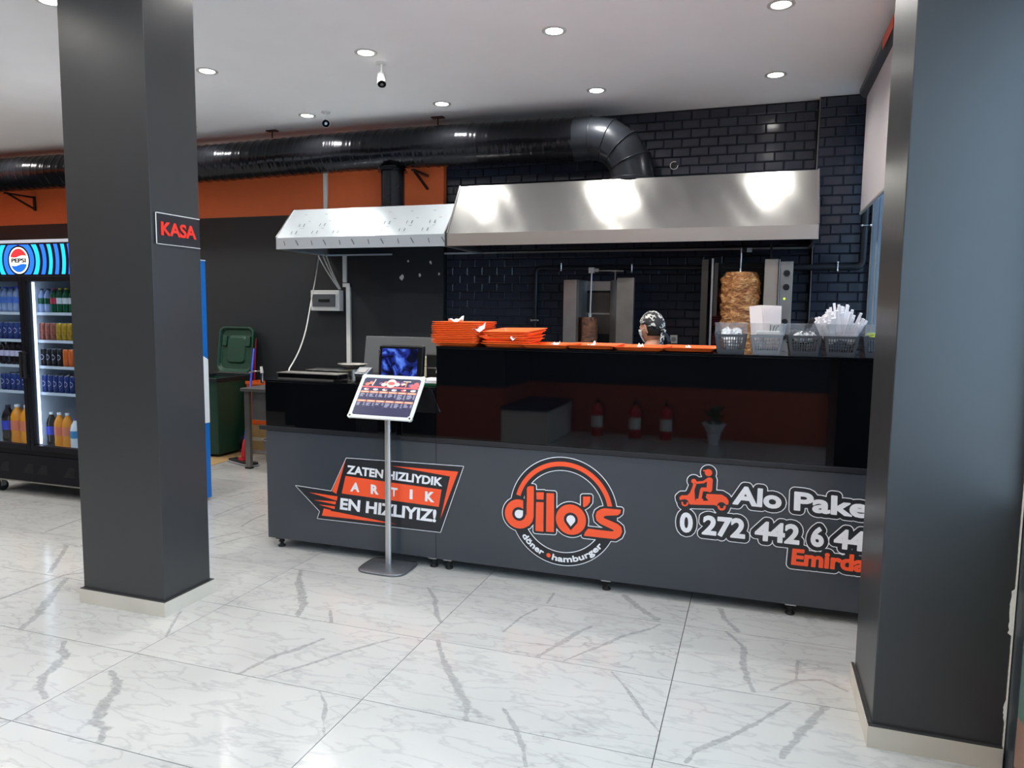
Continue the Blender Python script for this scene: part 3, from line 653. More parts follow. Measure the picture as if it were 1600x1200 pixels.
# gaps between touching letters, and the opening of the d
gap = Field(cx-RR*1.35,cx+RR*1.35,cz-RR*1.15,cz+RR*1.15,.0014); gap.poly([tuple(q) for q in [(-1.2715, 0.5003), (-1.2503, 0.5023), (-1.2488, 0.3983), (-1.2602, 0.4257), (-1.2707, 0.4426)]])
Fl.cut(gap)
Fl.put('lettering','sticker_orange',layer(3),t,'big orange lower-case lettering'); Fa.put('arc','sticker_orange',layer(3),t,'orange arc')
for c_, R_ in ((o_c,OR),):
    wp = Field(c_[0]-R_,c_[0]+R_,c_[1]-R_,c_[1]+R_,.001); wp.poly(pinpoly(c_,R_*.29)); wp.put('pin_mark','sticker_white',layer(4),t,'white pin mark')
wp = Field(d_c[0]-DR,d_c[0]+DR,d_c[1]-DR,d_c[1]+DR,.001); wp.disc(d_c,DR*.29); wp.poly([(d_c[0],d_c[1]),(d_c[0]+DR*.29,d_c[1]),(d_c[0]+DR*.29,d_c[1]+DR*.27),(d_c[0],d_c[1]+DR*.29)]); wp.put('letter_mark','sticker_white',layer(4),t,'white mark inside the letter d')
ft = MB()
def arc_text(mb, s_, a0, a1, r0, r1, y, bold):   # text along the lower arc, reading left to right
    v, f = text2d(s_, bold); x0 = min(a for a,_ in v); x1 = max(a for a,_ in v); top = text2d('h',bold)[0]; h = max(b for _,b in top)
    o = []
    for a, b in v:
        th = a0+(a1-a0)*(a-x0)/(x1-x0); r = r0+(r1-r0)*(1-b/h)
        o.append((cx+r*math.cos(th), y, cz+r*math.sin(th)))
    mb.add(o, f)
def ang(p): return math.atan2(p[1]-cz, p[0]-cx)
aa = [ang(q) for q in [(-1.2728, 0.2808), (-1.1455, 0.1806), (-1.0861, 0.1699), (-0.805, 0.2843), (-1.1127, 0.1666)]]
arc_text(ft,'döner',aa[0],aa[1],RR*.832,RR*.938,layer(3),0.0)
arc_text(ft,'hamburger',aa[2],aa[3],RR*.832,RR*.938,layer(3),0.0)
fs_ = Field(cx-RR*1.05,cx+RR*1.05,cz-RR*1.05,cz,.0009); fs_.mesh(ft); fs_.put('small_lettering','sticker_white',layer(3),t,'small white curved lettering',grow=.0021)
D2(layer(3)).disc((cx+RR*.885*math.cos(aa[4]),cz+RR*.885*math.sin(aa[4])),RR*.042).put('dot','sticker_orange',t)

# ---- phone order sticker with the scooter rider
t = thing('phone_order_sticker','scooter rider sticker with a phone number on the right of the counter front','sticker',(.1,Y0,.5))
k_ = 0.0787/100
wh = MB()
for s_, q, b in (('Alo',[(-0.0745, 0.6924), (0.1645, 0.6853), (0.1691, 0.5829), (-0.0819, 0.5861)],.035),('Paket',[(0.2272, 0.6869), (0.6569, 0.6781), (0.6593, 0.5733), (0.2284, 0.584)],.035),
    ('0',[(-0.3572, 0.5187), (-0.2877, 0.5172), (-0.2852, 0.4024), (-0.3565, 0.4031)],.035),('272',[(-0.2315, 0.5128), (-0.011, 0.5138), (-0.0086, 0.3998), (-0.237, 0.401)],.035),('442',[(0.0405, 0.5101), (0.265, 0.5102), (0.265, 0.4), (0.0382, 0.4018)],.035),('6',[(0.3199, 0.5096), (0.3808, 0.5081), (0.3848, 0.3994), (0.3179, 0.3996)],.035),('44',[(0.4317, 0.5088), (0.58, 0.5075), (0.5788, 0.3999), (0.4299, 0.403)],.035)):
    m0 = bold_text(s_, q, layer(4),'lettering','sticker_white',t,'white lettering reading '+s_,.0040); wh.add(m0.v,m0.f)
em = bold_text('Emirda',[(0.2321, 0.3782), (0.5917, 0.3809), (0.5918, 0.2887), (0.2288, 0.2878)], layer(4),'place_lettering','sticker_orange',t,'orange lettering',.0038)
sc2 = D2(layer(4))
P_ = {'body': [(-0.364, 0.5993), (-0.3523, 0.6122), (-0.3217, 0.615), (-0.3085, 0.6297), (-0.296, 0.6627), (-0.292, 0.6832), (-0.2744, 0.6831), (-0.2843, 0.6487), (-0.279, 0.5888), (-0.2511, 0.5889), (-0.2076, 0.5956), (-0.2225, 0.6126), (-0.2185, 0.633), (-0.1383, 0.6354), (-0.1144, 0.6227), (-0.1012, 0.6033), (-0.1035, 0.584), (-0.1672, 0.5695), (-0.1705, 0.5741), (-0.2686, 0.5663), (-0.3062, 0.5643), (-0.3206, 0.5848), (-0.3434, 0.5894), (-0.3611, 0.5843)], 'arm': [(-0.273, 0.6899), (-0.2367, 0.6964), (-0.2121, 0.7168)], 'torso': [(-0.204, 0.71), (-0.2052, 0.6575)], 'thigh': [(-0.206, 0.6575), (-0.2415, 0.6551)], 'shin': [(-0.2461, 0.6505), (-0.2537, 0.5971)], 'foot': [(-0.2696, 0.5939), (-0.241, 0.5966)], 'visor': [(-0.239, 0.7602), (-0.2138, 0.7615)], 'head': [(-0.2134, 0.7507)], 'hand': [(-0.2893, 0.6968)], 'w1': [(-0.333, 0.5701)], 'w2': [(-0.1373, 0.5691)], 'seat': [(-0.2328, 0.635), (-0.1887, 0.6382)]}
bx = ((-0.4486, 0.8198), (0.7467, 0.1811))
def nf(h=.002): return Field(bx[0][0],bx[1][0],bx[1][1]-.02,bx[0][1]+.02,h)
sf = Field(bx[0][0],bx[0][0]+.5,(-0.4375, 0.473)[1],bx[0][1]+.02,.0012); cut_ = sf.copy()
sf.poly([tuple(q) for q in P_['body']]); sf.stroke(P_['arm'],17*k_); sf.stroke(P_['torso'],38*k_); sf.stroke(P_['thigh'],28*k_); sf.stroke(P_['shin'],22*k_); sf.stroke(P_['foot'],16*k_); sf.stroke(P_['visor'],9*k_)
sf.disc(P_['head'][0],25*k_); sf.disc(P_['hand'][0],17*k_)
cut_.stroke(P_['seat'],9*k_); cut_.disc(P_['w1'][0],27*k_); cut_.disc(P_['w2'][0],31*k_); wh_ = sf.copy(); wh_.D[:] = -1
sf.cut(cut_); wh_.ring(P_['w1'][0],12*k_,24*k_,math.radians(158),math.radians(385)); wh_.ring(P_['w2'][0],13*k_,28*k_,math.radians(165),math.radians(382)); sf.D = np.maximum(sf.D,wh_.D)
def letters_of(mb):      # one outline field per text mesh
    return mb
hf = nf(); hf.mesh(wh); h2 = nf(); h2.mesh(em); hf.D = np.maximum(hf.D,h2.D)+.004
h3 = nf(); h3.poly([tuple(q) for q in P_['body']]); h3.stroke(P_['arm'],17*k_).stroke(P_['torso'],38*k_).stroke(P_['thigh'],28*k_).stroke(P_['shin'],22*k_).disc(P_['head'][0],25*k_).disc(P_['hand'][0],17*k_).disc(P_['w1'][0],26*k_).disc(P_['w2'][0],30*k_)
hf.D = np.maximum(hf.D,h3.D)
hf.put('outline','sticker_white',layer(1),t,grow=34*k_-.001); hf.put('backing','sticker_dark',layer(2),t,grow=31*k_-.003)
sf.put('scooter_rider','sticker_orange',layer(4),t,'orange scooter rider pictogram')

# ================================================================== HOODS AND DUCT
def hood(x0, x1, ztop, label, m, film):
    t = thing('extractor_hood', label, 'hood', ((x0+x1)/2,7.0,2.2), 'wall-mounted extractor hoods')
    n, k = 60, 12; mb = MB(); vs = []
    for j in range(k+1):
        for i in range(n+1):
            u, v = i/n, j/k; x = x0+(x1-x0)*u; y = 6.1+.3*v; z = 2.31+(ztop-2.31)*v
            e = min(u,1-u,v,1-v)*8; e = min(1,max(0,e))
            d_ = .005*math.sin(x*5.1+1)*math.sin(v*3.1)+.004*math.sin(x*13+v*4)+.003*math.sin(x*29+v*9)
            for (px_,pz_,rr_,aa_) in ((-.9,.45,.16,.012),(.35,.2,.1,-.012),(-.55,.3,.09,.014),(-1.9,.2,.2,-.008)):
                d_ += aa_*math.exp(-((x-px_)**2+((v-pz_)*.5)**2)/(rr_**2))
            d_ *= e*(.35 if film else .8)
            vs.append((x,y-d_*.84,z+d_*.54))
    mb.add(vs,[(j*(n+1)+i,j*(n+1)+i+1,(j+1)*(n+1)+i+1,(j+1)*(n+1)+i) for j in range(k) for i in range(n)],0,True)
    mb.build('sloped_panel',m,t)
    MB().box(x0,x1,6.1,6.104,2.2,2.31).build('front_lip','steel_film' if film else 'steel_lip',t)
    MB().box(x0,x1,6.4,6.985,ztop-.004,ztop).build('top_panel',m,t)
    for x in ((x0,x0+.004),(x1-.004,x1)): MB().prism([(6.1,2.2),(6.1,2.31),(6.4,ztop),(6.985,ztop),(6.985,2.2)],'x',*x).build('side_panel',m,t)
    for x in (x0+.006,x1-.006): MB().obox((x,6.25,(2.31+ztop)/2+.004),(.006,0,0),(0,.15,(ztop-2.31)/2),(0,-.006,.004)).build('edge_fold','steel_bright',t)
    MB().box(x0+.01,x1-.01,6.955,6.985,2.2,2.216).box(x0+.004,x0+.03,6.11,6.98,2.2,2.212).box(x1-.03,x1-.004,6.11,6.98,2.2,2.212).build('gutter',m,t)
    k = int((x1-x0)/.5)
    for i in range(k):
        a = x0+.04+(x1-x0-.08)*i/k; b = x0+.04+(x1-x0-.08)*(i+1)/k-.01
        fm = MB().obox(((a+b)/2,6.55,2.36),((b-a)/2,0,0),(0,.38,.09),(0,-.004,.016))
        for q in range(8): fm.obox((a+(b-a)*(q+.5)/8,6.545,2.343),(.012,0,0),(0,.36,.085),(0,-.002,.008),1)
        fm.build('grease_filter',['steel_dull','black_metal'],t)
    if film:
        mk = MB()
        nx = Vector((0,.3,ztop-2.31)).normalized(); nn = Vector((0,-nx.z,nx.y))
        for r in range(3):
            for i in range(8):
                x = x0+.16+i*.235+(.09 if r%2 else 0)-(.05 if r else 0); s = (.06,.17,.275)[r]
                if x > x1-.05: continue
                c = Vector((0,6.1,2.31))+nx*s+nn*.012; c.x = x
                if r < 2:
                    mk.obox(c,(.003,0,0),nx*.02,nn*.0006)
                    for q in range(4): mk.obox(c+Vector((.052,0,0))+nx*(.016-.011*q),(.0055,0,0),nx*.0035,nn*.0006)
                mk.obox(c+Vector((.09,0,0))+nx*.055,(.014,0,0),nx*.0012,nn*.0006)
        for i in range(6):
            x = x0+.1+i*.31
            mk.obox((x,6.0985,2.255),(.006,0,-.022),(.003,0,.001),(0,.0006,0))
            for q in range(5): mk.obox((x+.13+q*.006,6.0985,2.278-.01*q),(.005,0,.0),(0,0,.0045),(0,.0006,0))
        mk.build('film_print','film_print',t,'dark print on the protective film',kind='stuff')
    return t
mat('steel_bright',(210,210,210),.2,metal=1); mat('steel_lip',(205,195,188),.34,metal=.9)
hood(-4.512,-2.70,2.62,'smaller left extractor hood still in printed protective film','steel_film',True)
hood(-2.685,.427,2.775,'large stainless steel extractor hood over the doner grills','steel',False)

t = thing('exhaust_duct','long glossy black spiral exhaust duct running under the ceiling','duct',(-5.5,6.6,3.0))
mb = MB(); n = 36; x = -10.3; xs = []
while x < -1.62: xs.append(x); x += .0137
vs = []
for x in xs:
    for i in range(n):
        th = 2*math.pi*i/n; ph = (x/.11+th/(2*math.pi))%1; fine = math.sin(x*2*math.pi/.0411)*.0012
        r = .190+(.006*math.exp(-((ph-.5)/.07)**2))+fine+.0025*math.sin(7*th+x*3.1)*math.sin(x*5)
        sag = .012*math.sin(x*1.3)
        vs.append((x,6.6+r*math.cos(th),3.195+sag+r*math.sin(th)))
mb.add(vs,[(k*n+i,k*n+(i+1)%n,(k+1)*n+(i+1)%n,(k+1)*n+i) for k in range(len(xs)-1) for i in range(n)],0,True)
mb.build('spiral_pipe','duct_black',t)
mb = MB(); ec = Vector((-1.48,6.6,3.185-.38)); prev = None; RP = .19
secs = []
for a in (0,0,22.5,45,67.5,90,90):
    a = math.radians(a); secs.append((ec+Vector((.38*math.sin(a),0,.38*math.cos(a))), a))
secs[0] = (secs[0][0]-Vector((.16,0,0)),0); secs[-1] = (secs[-1][0]-Vector((0,0,.05)),math.pi/2)
vs = []; nn_ = 40
for c, a in secs:
    rad = Vector((math.sin(a),0,math.cos(a)))
    for i in range(nn_):
        th = 2*math.pi*i/nn_; vs.append(c+Vector((0,1,0))*RP*math.cos(th)+rad*RP*math.sin(th))
mb.add(vs,[(k*nn_+i,k*nn_+(i+1)%nn_,(k+1)*nn_+(i+1)%nn_,(k+1)*nn_+i) for k in range(len(secs)-1) for i in range(nn_)],0,True)
for c, a in secs[1:-1]:
    rad = Vector((math.sin(a),0,math.cos(a))); pts = [c+Vector((0,1,0))*(RP+.003)*math.cos(2*math.pi*i/40)+rad*(RP+.003)*math.sin(2*math.pi*i/40) for i in range(41)]
    mb.tube(pts,.005,6)
mb.cyl((-1.105,6.6,2.80),(-1.105,6.6,2.776),.215,n=36)
mb.build('elbow','duct_sheet',t,'smooth segmented elbow going down into the large hood')
mb = MB().cyl((-3.49,6.6,2.622),(-3.49,6.6,3.03),.117,n=32,caps=False).cyl((-3.49,6.6,2.622),(-3.49,6.6,2.64),.14,n=32).cyl((-3.49,6.6,2.985),(-3.49,6.6,3.02),.15,.125,n=32)
mb.build('branch_pipe','duct_black',t)
for bx in (-3.27,-8.80):
    MB().obox((bx,6.79,2.995),(.015,0,0),(0,.2,0),(0,0,.01)).obox((bx,6.98,2.92),(.015,0,0),(0,.01,0),(0,0,.09)).obox((bx,6.81,2.92),(.012,0,0),(0,.17,-.07),(0,.004,.008)).build('bracket','black_metal',t)
for hx in (-4.9,-3.0,-7.6):
    MB().cyl((hx,6.6,3.40),(hx,6.6,3.476),.006,n=8).box(hx-.06,hx+.06,6.57,6.63,3.469,3.4795).build('hanger','black_metal',t)

# ================================================================== BACK WALL FITTINGS
def pipe(name, label, pts, r, m, clamps=()):
    t = thing(name, label, 'pipe', pts[0])
    P = [Vector(p) for p in pts]; sm = [P[0]]
    for a, b, c in zip(P, P[1:], P[2:]):
        u = (a-b).normalized(); w = (c-b).normalized(); q = min(.06,(a-b).length/2,(c-b).length/2)
        for s_ in (0,.25,.5,.75,1): sm.append((b+u*q)*(1-s_)**2+b*2*s_*(1-s_)+(b+w*q)*s_**2)
    sm.append(P[-1]); MB().tube(sm, r, 14).build('pipe_run', m, t)
    for cx_, cz_, vert in clamps:
        dd = Vector((0,0,1)) if not vert else Vector((1,0,0)); c = Vector((cx_, 6.885 if cx_ > .43 else 6.9, cz_)); yy = (0,-.02,0)
        c.y = P[1].y-.028
        b_ = MB().cyl(c-dd*.03,c+dd*.03,.008,n=10); b_.sphere(c-dd*.034,.013,12,8); b_.sphere(c+dd*.034,.013,12,8)
        b_.build('clamp_screw','chrome',t,'chrome clamp screw')
    return t
pipe('gas_pipe','black gas pipe running along the tiled wall and up beside the window',[(-2.085,6.93,.95),(-2.085,6.93,2.05),(.2,6.93,2.045)],.022,'duct_sheet',[(-1.824,2.055,False),(-1.137,2.04,False),(-2.085,1.537,True)])
pipe('gas_pipe','thicker black pipe on the tiled pier turning up beside the window',[(.16,6.875,2.035),(.838,6.875,2.03),(.842,6.875,3.3)],.027,'duct_sheet',[(.639,2.035,False),(.845,2.377,True)])
t = thing('cable_trunking','white cable trunking on the back wall beside the fuse box','trunking',(-4.25,7.0,1.03))
MB().box(-4.305,-4.262,6.975,7,2.215-.3,2.2).build('trunk_section','white_plastic',t)
MB().box(-4.305,-4.215,6.972,7,1.865,1.905).build('trunk_section','white_plastic',t)
MB().box(-4.262,-4.215,6.970,7,1.03,1.905).build('trunk_section','white_plastic',t)
o = setb(MB().box(-4.535,-4.49,6.975,7,2.63,H-.01).build('cable_trunking','white_plastic'),(-4.51,7,2.63)); tag(o,'white vertical trunking strip crossing the orange wall band above the left hood','trunking')
t = thing('fuse_box','small white fuse box with tinted window on the back wall','fuse box',(-4.49,7,1.6))
MB().box(-4.672,-4.31,6.91,7,1.603,1.828).build('case','white_plastic',t,bevel=.008)
MB().box(-4.648,-4.334,6.90,6.912,1.64,1.79).build('window_frame','white_plastic',t,bevel=.004)
mat('sign_grey',(96,98,102),.2)
MB().box(-4.64,-4.35,6.894,6.902,1.648,1.784).build('tinted_window','sign_grey',t,'grey tinted window')
MB().box(-4.56,-4.42,6.889,6.895,1.70,1.73).build('breaker_row','black_plastic',t)
cb = MB()
for a, b in ((-4.56,-4.34),(-4.50,-4.33),(-4.46,-4.32)):
    pts = [(a+(b-a)*s_,6.9+.06*s_-.02*math.sin(3*s_),2.2-.36*s_) for s_ in [i/8 for i in range(9)]]; cb.tube(pts,.007,6)
o = setb(cb.build('cable_bundle','cable_white'),(-4.4,6.9,1.85)); tag(o,'three white cables hanging from the left hood to the fuse box','cable')
P1 = [(-4.4223, 6.7, 2.1668), (-4.3239, 6.5, 1.9679), (-4.1121, 6.1, 1.7239), (-3.7717, 5.5, 1.4367), (-3.5048, 5.0, 1.2647), (-3.2508, 4.5, 1.1549)]
sm = []
for i in range(len(P1)-1):
    a, b = Vector(P1[i]), Vector(P1[i+1])
    pa = Vector(P1[max(i-1,0)]); pb = Vector(P1[min(i+2,len(P1)-1)])
    for s_ in (0,.25,.5,.75):
        sm.append(.5*((2*a)+(b-pa)*s_+(2*pa-5*a+4*b-pb)*s_**2+(3*a-pa-3*b+pb)*s_**3))
sm.append(Vector(P1[-1])-Vector((0,0,.03)))
o = setb(MB().tube(sm,.0055,8).build('cable','cable_white'),P1[-1]); tag(o,'single long white cable sagging from the left hood to the low counter','cable')
for i, (a, z, r) in enumerate(((-3.492,2.133,.012),(-3.234,2.117,.015),(-3.567,1.96,.026),(-3.358,1.986,.016),(-3.139,1.998,.014))):
    random.seed(i+3); pts = [(a+r*(1+random.uniform(-.3,.4))*math.cos(2*math.pi*k/9)*.8, z+r*(1+random.uniform(-.3,.5))*math.sin(2*math.pi*k/9)) for k in range(9)]
    o = setb(MB().prism(pts,'y',6.936,6.9405).build('filler_patch','plaster'),(a,6.94,z))
    tag(o,('round white filler patch on the grey pier, upper left of five','round white filler patch on the grey pier, upper right of five','largest white filler patch with a ragged foot on the grey pier','small square white filler patch between two others on the grey pier','ringed white filler patch nearest the tiles on the grey pier')[i],'filler patch','filler patches on the grey pier')
def outlet(x, z, lab):
    t = thing('wall_socket', lab, 'socket', (x,7.0,z)); MB().box(x-.034,x+.034,6.984,7.0,z-.04,z+.04).build('plate','white_plastic',t,bevel=.004)
    MB().cyl((x,6.984,z),(x,6.98,z),.022,n=20,m=0).build('socket_face','label_grey',t); 
mat('label_grey',(150,150,150),.5)
outlet(-.735,1.375,'small white wall socket on the black tiles behind the cook')
t = thing('wall_hole','round unfinished hole ring on the tiles above the large hood','hole',(-.786,7.0,2.984)); pts = [(-.786+.035*math.cos(a),6.995,2.984+.035*math.sin(a)) for a in [math.radians(60+i*10) for i in range(31)]]
MB().tube(pts,.004,6).build('rim','plaster',t); MB().cyl((-.786,7.0,2.984),(-.786,6.998,2.984),.024,n=20).build('plug','black_plastic',t)

# ---- doner grills on a steel bench
t = thing('work_bench','stainless steel work bench under the doner grills','bench',(-.7,6.6,0))
MB().box(-1.9,.4,6.1,6.9,.86,.9).build('bench_top','steel_dull',t,bevel=.003); MB().box(-1.86,.36,6.14,6.86,.25,.27).build('shelf','steel_dull',t)
for x in (-1.85,-.75,.35):
    for y in (6.15,6.85): MB().box(x-.02,x+.02,y-.02,y+.02,0,.86).build('leg','steel_dull',t)
def meat(x, y, z0, z1, r, m, seed, n=64, k=70, parent=None, taper=None):
    random.seed(seed); ph = [random.uniform(0,6.28) for _ in range(40)]; vs = []
    for j in range(k+1):
        v = j/k; z = z0+(z1-z0)*v
        rr = r*(taper(v) if taper else 1)
        for i in range(n):
            th = 2*math.pi*i/n
            lay = .035*math.sin(v*48+1.6*math.sin(3*th+ph[0])+1.1*math.sin(7*th+ph[1])+ph[2])+.03*math.sin(v*83+2*math.sin(5*th+ph[3])+ph[4])+.02*math.sin(11*th+v*20+ph[5])+.02*math.sin(17*th-v*31+ph[6])
            q = rr*(1+lay); vs.append((x+q*math.cos(th),y+q*math.sin(th),z))
    mb = MB(); mb.add(vs,[(j*n+i,j*n+(i+1)%n,(j+1)*n+(i+1)%n,(j+1)*n+i) for j in range(k) for i in range(n)],0,True); mb.add(vs,[tuple(range(n))[::-1],tuple(range(k*n,(k+1)*n))])
    return mb.build('meat_cone', m, parent, 'stacked roasted meat slices')
# right grill
t = thing('doner_grill','large doner grill with a tall roasted meat cone, right of the cook','grill',(-.1,6.5,.9))
MB().box(-.38,.04,6.62,6.66,.96,2.06).build('burner_wall','grill_dark',t,bevel=.003)
bars = MB(); z = 1.05
while z < 2.05: bars.box(-.37,.03,6.606,6.62,z,z+.008,0); z += .026
bars.build('heater_bars','black_metal',t,kind='stuff')
for k in range(4):
    hb = MB()
    for q in range(7): hb.box(-.365,-.20,6.598,6.606,1.12+k*.2+q*.018,1.128+k*.2+q*.018)
    hb.build('burner_element','heater_red',t,'dull red heater element')
mat('steel_dark',(84,80,76),.35,metal=.8); mat('steel_warm',(176,166,156),.38,metal=.6)
MB().box(-.455,-.40,6.33,6.66,.93,2.07).build('wing_panel','steel_dark',t,bevel=.003)
MB().box(-.372,-.357,6.29,6.31,.93,2.075).build('edge_strip','alu',t)
MB().box(-.352,-.322,6.34,6.62,1.6,2.04).build('inner_panel','steel_dark',t)
MB().box(.045,.150,6.295,6.64,.93,2.065).build('wing_panel','steel_warm',t,'pale steel wing panel',bevel=.004)
MB().box(.155,.162,6.27,6.3,.93,2.06).build('edge_strip','alu',t)
MB().box(.165,.262,6.285,6.66,.93,2.045).build('control_box','steel_dull',t,bevel=.003)
for z in (1.95,1.84,1.56,1.44,1.30): MB().cyl((.215,6.285,z),(.215,6.262,z),.026,.022,n=18).box(.211,.219,6.25,6.264,z-.02,z+.02).build('knob','black_plastic',t)
MB().sphere((.205,6.282,1.745),.008,10,6).build('pilot_light','led_green',t,'lit green pilot light')
MB().cyl((-.145,6.42,.94),(-.145,6.42,2.17),.008,n=12).cyl((-.145,6.42,1.9),(-.145,6.42,2.0),.03,.01,n=14).build('skewer','steel_bright',t)
MB().box(-.135,-.06,6.40,6.43,2.13,2.17).obox((.0,6.42,2.148),(.1,0,0),(0,.006,0),(0,0,.006)).box(.085,.1,6.40,6.66,2.06,2.2).box(.085,.1,6.62,6.66,2.0,2.2).build('top_bracket','black_metal',t)
MB().box(-.10,-.06,6.385,6.40,2.13,2.165).build('bracket_block','alu',t)
meat(-.142,6.42,1.0,1.965,.152,'meat_roasted',4,parent=t,taper=lambda v: (.62+.9*v if v < .3 else .89+.14*min(1,(v-.3)/.5)) if v < .93 else 1.03-(v-.93)*3.2)
MB().lathe((-.145,6.42,.93),[(.001,.0),(.2,.0),(.23,.03),(.225,.032),(.19,.012),(.001,.012)],28).build('drip_tray','steel_dull',t)
MB().box(-.46,.27,6.25,6.7,.9,.93).build('base','steel_dull',t,bevel=.003)
# left grill
t = thing('doner_grill','smaller doner grill with closed steel wings and a thin meat cone, left of the cook','grill',(-1.35,6.5,.9))
MB().box(-1.52,-1.27,6.66,6.70,.95,1.9).build('burner_wall','grill_dark',t)
MB().obox((-1.605,6.45,1.42),(.066,-.03,0),(.01,.02,0),(0,0,.49)).build('wing_panel','steel_dull',t,bevel=.003)
MB().obox((-1.522,6.53,1.42),(.028,.05,0),(.008,-.005,0),(0,0,.49)).build('wing_panel','steel_bright',t,'bright narrow steel strip',bevel=.002)
MB().obox((-1.225,6.53,1.42),(-.04,.05,0),(.008,.005,0),(0,0,.49)).build('wing_panel','steel_dull',t,bevel=.003)
MB().obox((-1.105,6.42,1.425),(.078,-.02,0),(.004,.012,0),(0,0,.50)).build('wing_panel','steel_dull',t,bevel=.003)
MB().box(-1.53,-1.25,6.64,6.70,1.82,1.905).build('top_rail','steel_dull',t); MB().box(-1.505,-1.275,6.652,6.66,1.42,1.80).build('heater_plate','steel_dark',t,'dark heater plate'); MB().box(-1.51,-1.27,6.648,6.654,1.60,1.615).build('cross_bar','steel_dull',t)
MB().cyl((-1.44,6.47,.94),(-1.425,6.47,1.98),.007,n=12).cyl((-1.432,6.47,1.56),(-1.431,6.47,1.61),.016,n=12).build('skewer','alu',t)
MB().box(-1.45,-1.40,6.45,6.49,1.97,2.02).build('top_bracket','alu',t)
MB().box(-1.40,-1.36,6.46,6.49,1.98,2.01).obox((-1.25,6.475,1.99),(.11,0,-.002),(0,.004,0),(0,0,.004)).obox((-1.25,6.58,1.99),(.004,0,0),(0,.1,0),(0,0,.004)).obox((-1.25,6.68,1.95),(.006,0,0),(0,.006,0),(0,0,.06)).build('swing_arm','steel_dull',t)
meat(-1.435,6.47,1.0,1.575,.078,'meat_dim_lit',9,40,46,parent=t,taper=lambda v: 1.0-.12*v)
MB().lathe((-1.435,6.47,.93),[(.001,.0),(.13,.0),(.15,.03),(.145,.032),(.12,.012),(.001,.012)],24).build('drip_tray','steel_dull',t)
MB().box(-1.69,-1.02,6.3,6.72,.9,.93).build('base','steel_dull',t,bevel=.003)

# ================================================================== ON THE TALL COUNTER
ZC = 1.4005
def tray_mesh():
    mb = MB()
    def ring(w, d, z, rc=.025):
        pts = []
        for sx, sy, a0 in ((1,1,0),(-1,1,90),(-1,-1,180),(1,-1,270)):
            for k in range(4):
                a = math.radians(a0+30*k); pts.append((sx*(w/2-rc)+rc*math.cos(a), sy*(d/2-rc)+rc*math.sin(a), z))
        return pts
    rs = [ring(.246,.306,0),ring(.258,.318,.002),ring(.292,.352,.023),ring(.306,.366,.024),ring(.306,.366,.0205),ring(.290,.350,.020)]
    rs2 = [ring(.290,.350,.0205),ring(.254,.314,.0035),ring(.244,.304,.0025)]
    n = 16; vs = [p for r in rs[:5] for p in r]
    fs = [(k*n+i,k*n+(i+1)%n,(k+1)*n+(i+1)%n,(k+1)*n+i) for k in range(4) for i in range(n)]
    mb.add(vs, fs); 
    top = [ring(.306,.366,.024),ring(.292,.352,.0235),ring(.254,.314,.004)]
    vs = [p for r in top for p in r]; mb.add(vs,[(k*n+i,(k+1)*n+i,(k+1)*n+(i+1)%n,k*n+(i+1)%n) for k in range(2) for i in range(n)]+[tuple(range(2*n,3*n))])
    mb.add(rs[0],[tuple(range(n))[::-1]])
    return mb
tm = tray_mesh(); tp = None
def tray(x, y, z, rz, lab, grp, rx=0, ry=0):
    global tp
    if tp is None: tp = tm.build('serving_tray','orange_plastic'); o = tp
    else: o = tp.copy(); COL.objects.link(o)
    o.location = (x,y,z); o.rotation_euler = (rx,ry,rz); tag(o, lab, 'tray', grp); return o
N = ['lowest','second','third','fourth','fifth','sixth','seventh','eighth','ninth','tenth','eleventh','twelfth','thirteenth']
for k in range(12):
    tray(-1.742+random.uniform(-.004,.004), 4.245+random.uniform(-.004,.004), ZC+k*.0112, random.uniform(-.012,.012), 'orange serving tray, %s in the tall neat stack at the counter end' % ('topmost' if k == 11 else N[k]+' from the bottom' if k else N[k]), 'orange trays in the tall neat stack')
zz = ZC
for k in range(7):
    q = 0 if k < 2 else 1
    tray(-1.415+random.uniform(-.012,.016), 4.25+random.uniform(-.01,.01), zz+.004*q, math.radians(90 if 0 else random.uniform(-7,9)), 'orange serving tray, %s in the messy fanned pile beside the tall stack' % ('topmost' if k == 6 else N[k]+' from the bottom' if k else N[k]), 'orange trays in the messy pile', rx=q*random.uniform(.0,.05), ry=q*random.uniform(-.05,.04))
    zz += .0125
def napkin(c, s, rz, lab, tilt=.25):
    mb = MB(); c = Vector(c); n = 6; vs = []
    for j in range(n+1):
        for i in range(n+1):
            a, b = i/n-.5, j/n-.5; vs.append((a*s, b*s*.8, .004+.012*math.sin(a*7+rz*5)*math.cos(b*6)+.02*max(0,a+b)))
    mb.add(vs,[(j*(n+1)+i,j*(n+1)+i+1,(j+1)*(n+1)+i+1,(j+1)*(n+1)+i) for j in range(n) for i in range(n)],0,True)
    o = mb.build('napkin_and_glint','paper_white'); o.location = c; o.rotation_euler = (tilt,0,rz); m_ = o.modifiers.new('s','SOLIDIFY'); m_.thickness = .0008
    tag(o, lab, 'napkin', 'crumpled napkins among the trays'); return o
napkin((-1.77,4.17,ZC+.150),.09,.3,'white paper napkin on top of the tall tray stack',.0)
napkin((-1.592,4.10,ZC+.105),.075,.1,'crumpled white napkin poking out beside the tall tray stack',.35)
napkin((-1.36,4.08,ZC+.054),.05,.7,'scrap of white napkin squeezed into the messy tray pile',.2)
lab4 = ['orange serving tray lying singly, leftmost of four beside the messy pile','orange serving tray lying singly, second from left of four in a row','orange serving tray lying singly, third from left of four in a row','orange serving tray lying singly beside the first grey basket']
